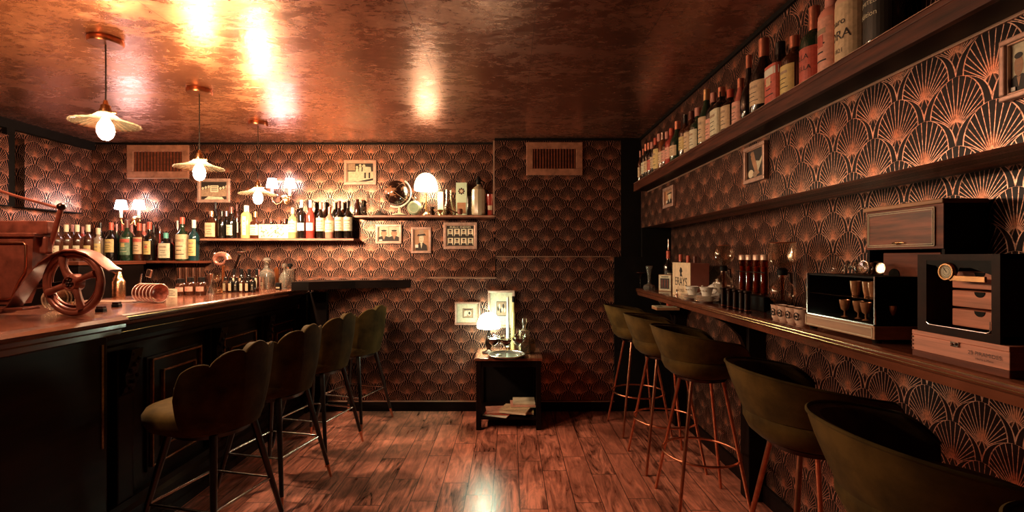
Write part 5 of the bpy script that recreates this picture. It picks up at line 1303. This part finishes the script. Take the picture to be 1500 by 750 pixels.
# wooden board, cigar box, humidor
Xh = 1.128; ya, yb = rp(1336, Xh), rp(1479, Xh); hc = (ya-yb)/2; yc = (ya+yb)/2
o = MB().box(0, .28, -hc, hc, 0, .018, bev=.002).build('serving_board', redw, None, (Xh, yc, CT)); tag(o, 'flat reddish wooden board under the cigar box', 'board')
o = thing('cigar_box', 'reddish cedar cigar box lettered 25 PIRAMIDES with small metal clasp', 'cigar box', (Xh, yc, CT+.018))
MB().box(0, .24, -hc, hc, 0, .042, bev=.0015).build('box_body', cedar, o)
MB().box(-.0006, .24, -hc, hc, .0425, .055, bev=.0015).build('lid', cedar, o)
m = MB()
for k in range(4): m.box(-.0012, .001, hc-.006, hc, .002+.0105*k, .007+.0105*k)
m.build('finger_joints', redw, o)
m = MB().box(-.004, 0, -.0115, .0115, .03, .044, bev=.0015); m.ball((-.004, -.005, .038), .004, 10).ball((-.004, .005, .036), .004, 10).build('clasp', steel, o)
text('25 PIRAMIDES', .0135, o, ink, Matrix.Translation((-.0012, -.075, .024)) @ Matrix.Rotation(-pi/2, 4, 'Z'))
text('Hecho a Mano', .0075, o, ink, Matrix.Translation((-.0012, -.075, .012)) @ Matrix.Rotation(-pi/2, 4, 'Z'))
ya, yb = rp(1344, Xh), rp(1465, Xh); hc = (ya-yb)/2; yc = (ya+yb)/2; zb = CT+.0735; hz = 1.388-zb
o = thing('cigar_humidor', 'dark glass-fronted cigar humidor with round gauge and three cedar drawers', 'humidor', (Xh+.006, yc, zb))
m = MB().box(0, .25, -hc, -hc+.02, 0, hz).box(0, .25, hc-.025, hc, 0, hz).box(0, .25, -hc, hc, 0, .018).box(0, .25, -hc, hc, hz-.012, hz).box(.24, .25, -hc, hc, 0, hz)
m.build('case', mat('humidor_veneer', (.022, .006, .003), .4, var=.6, scale=14, spec=.1), o)
fwd = mat('humidor_veneer', (0, 0, 0))
n = 24; a0, a1 = -hc+.022, hc-.03
# front frame with arched bottom corners
m = MB(); m.box(-.006, 0, -hc, -hc+.02, 0, hz).box(-.006, 0, hc-.028, hc, 0, hz).box(-.006, 0, -hc+.02, hc-.028, 0, .02).box(-.006, 0, -hc+.02, hc-.028, hz-.016, hz)
door = m.build('door_frame', fwd, o)
m = MB().tube([(-.007, -hc+.022, .05), (-.007, -hc+.022, .027), (-.007, -hc+.03, .0215), (-.007, hc-.038, .0215), (-.007, hc-.03, .027)], .0012, 6).build('glass_edge', steel, door)
MB().box(-.004, -.0025, -hc+.02, hc-.028, .02, hz-.016).build('door_glass', tpane, door)
for k, (z0, z1) in enumerate(((.024, .068), (.074, .116), (.122, .165))):
    d = MB().box(.03, .2, -hc+.022, hc-.065, z0, z1, bev=.002).build('drawer', cedar, o)
    MB().lathe([(0, 0), (.0135, 0), (.0135, .002), (0, .002)], 24, a0=pi/2, a1=3*pi/2, M=Matrix.Translation((.0285, -.028, z1-.001)) @ Matrix.Rotation(pi/2, 4, 'Y') @ Matrix.Rotation(pi, 4, 'Z')).build('finger_notch', black, d)
# curtain-shaped dark top plate and gauge
pts = [(-hc+.02, hz-.016), (-hc+.02, hz-.05), (-hc+.045, hz-.042), (-hc+.07, hz-.034), (-.012, hz-.034), (0.0, hz-.06), (.02, hz-.066), (.04, hz-.05), (.055, hz-.03), (hc-.028, hz-.026), (hc-.028, hz-.016)]
MB().prism(pts, (-.0052, -.0045), 'x').build('gauge_plate', black, door)
Rg = Matrix.Translation((-.006, .018, hz-.045)) @ Matrix.Rotation(-pi/2, 4, 'Y')
g = MB().lathe([(0, 0), (.023, 0), (.024, .004), (.021, .009), (.018, .009), (.0175, .005), (0, .005)], 36, M=Rg).build('gauge', brass, door, smooth=40)
m = MB().mat(cream).lathe([(0, .0055), (.0172, .0055)], 32, M=Rg)
m.mat(ink)
for k in range(24):
    a = k*pi/12; p = Rg @ Matrix.Rotation(a, 4, 'Z'); m.box(.0125, .0155, -.0005, .0005, .0056, .0062, M=p)
m.lathe([(.0085, .0058), (.0095, .0058)], 24, M=Rg, cap=False)
m.box(-.002, .013, -.0007, .0007, .006, .0066, M=Rg @ Matrix.Rotation(.7, 4, 'Z'))
m.build('dial', None, g)
MB().box(-.012, -.006, -hc+.03, -.0+.01, hz-.068, hz-.054, bev=.001).build('brass_plaque', brass, door)
# framed card under the far end of the right counter
o = thing('counter_tray', 'small framed glass tray with a stemmed glass below the far end of the right counter', 'tray', (1.22, 3.86, .98))
MB().box(-.06, .1, -.07, .07, 0, .006).build('tray_plate', cream, o); MB().box(-.06, .12, -.07, .07, -.02, 0).build('tray_shelf', tanw, o)
MB().lathe([(0, .007), (.02, .007), (.003, .012), (.003, .03), (.02, .05), (.0, .035)], 16, (-.02, -.03, 0)).build('stemmed_glass', tglass, o, smooth=60)
o2 = MB().box(.05, .1, .0, .04, .007, .05, bev=.002).build('card_block', MATS['red_label'], o)
MB().box(.12, .22, -.02, .02, -.02, 0).build('wall_arm', blackw, o)
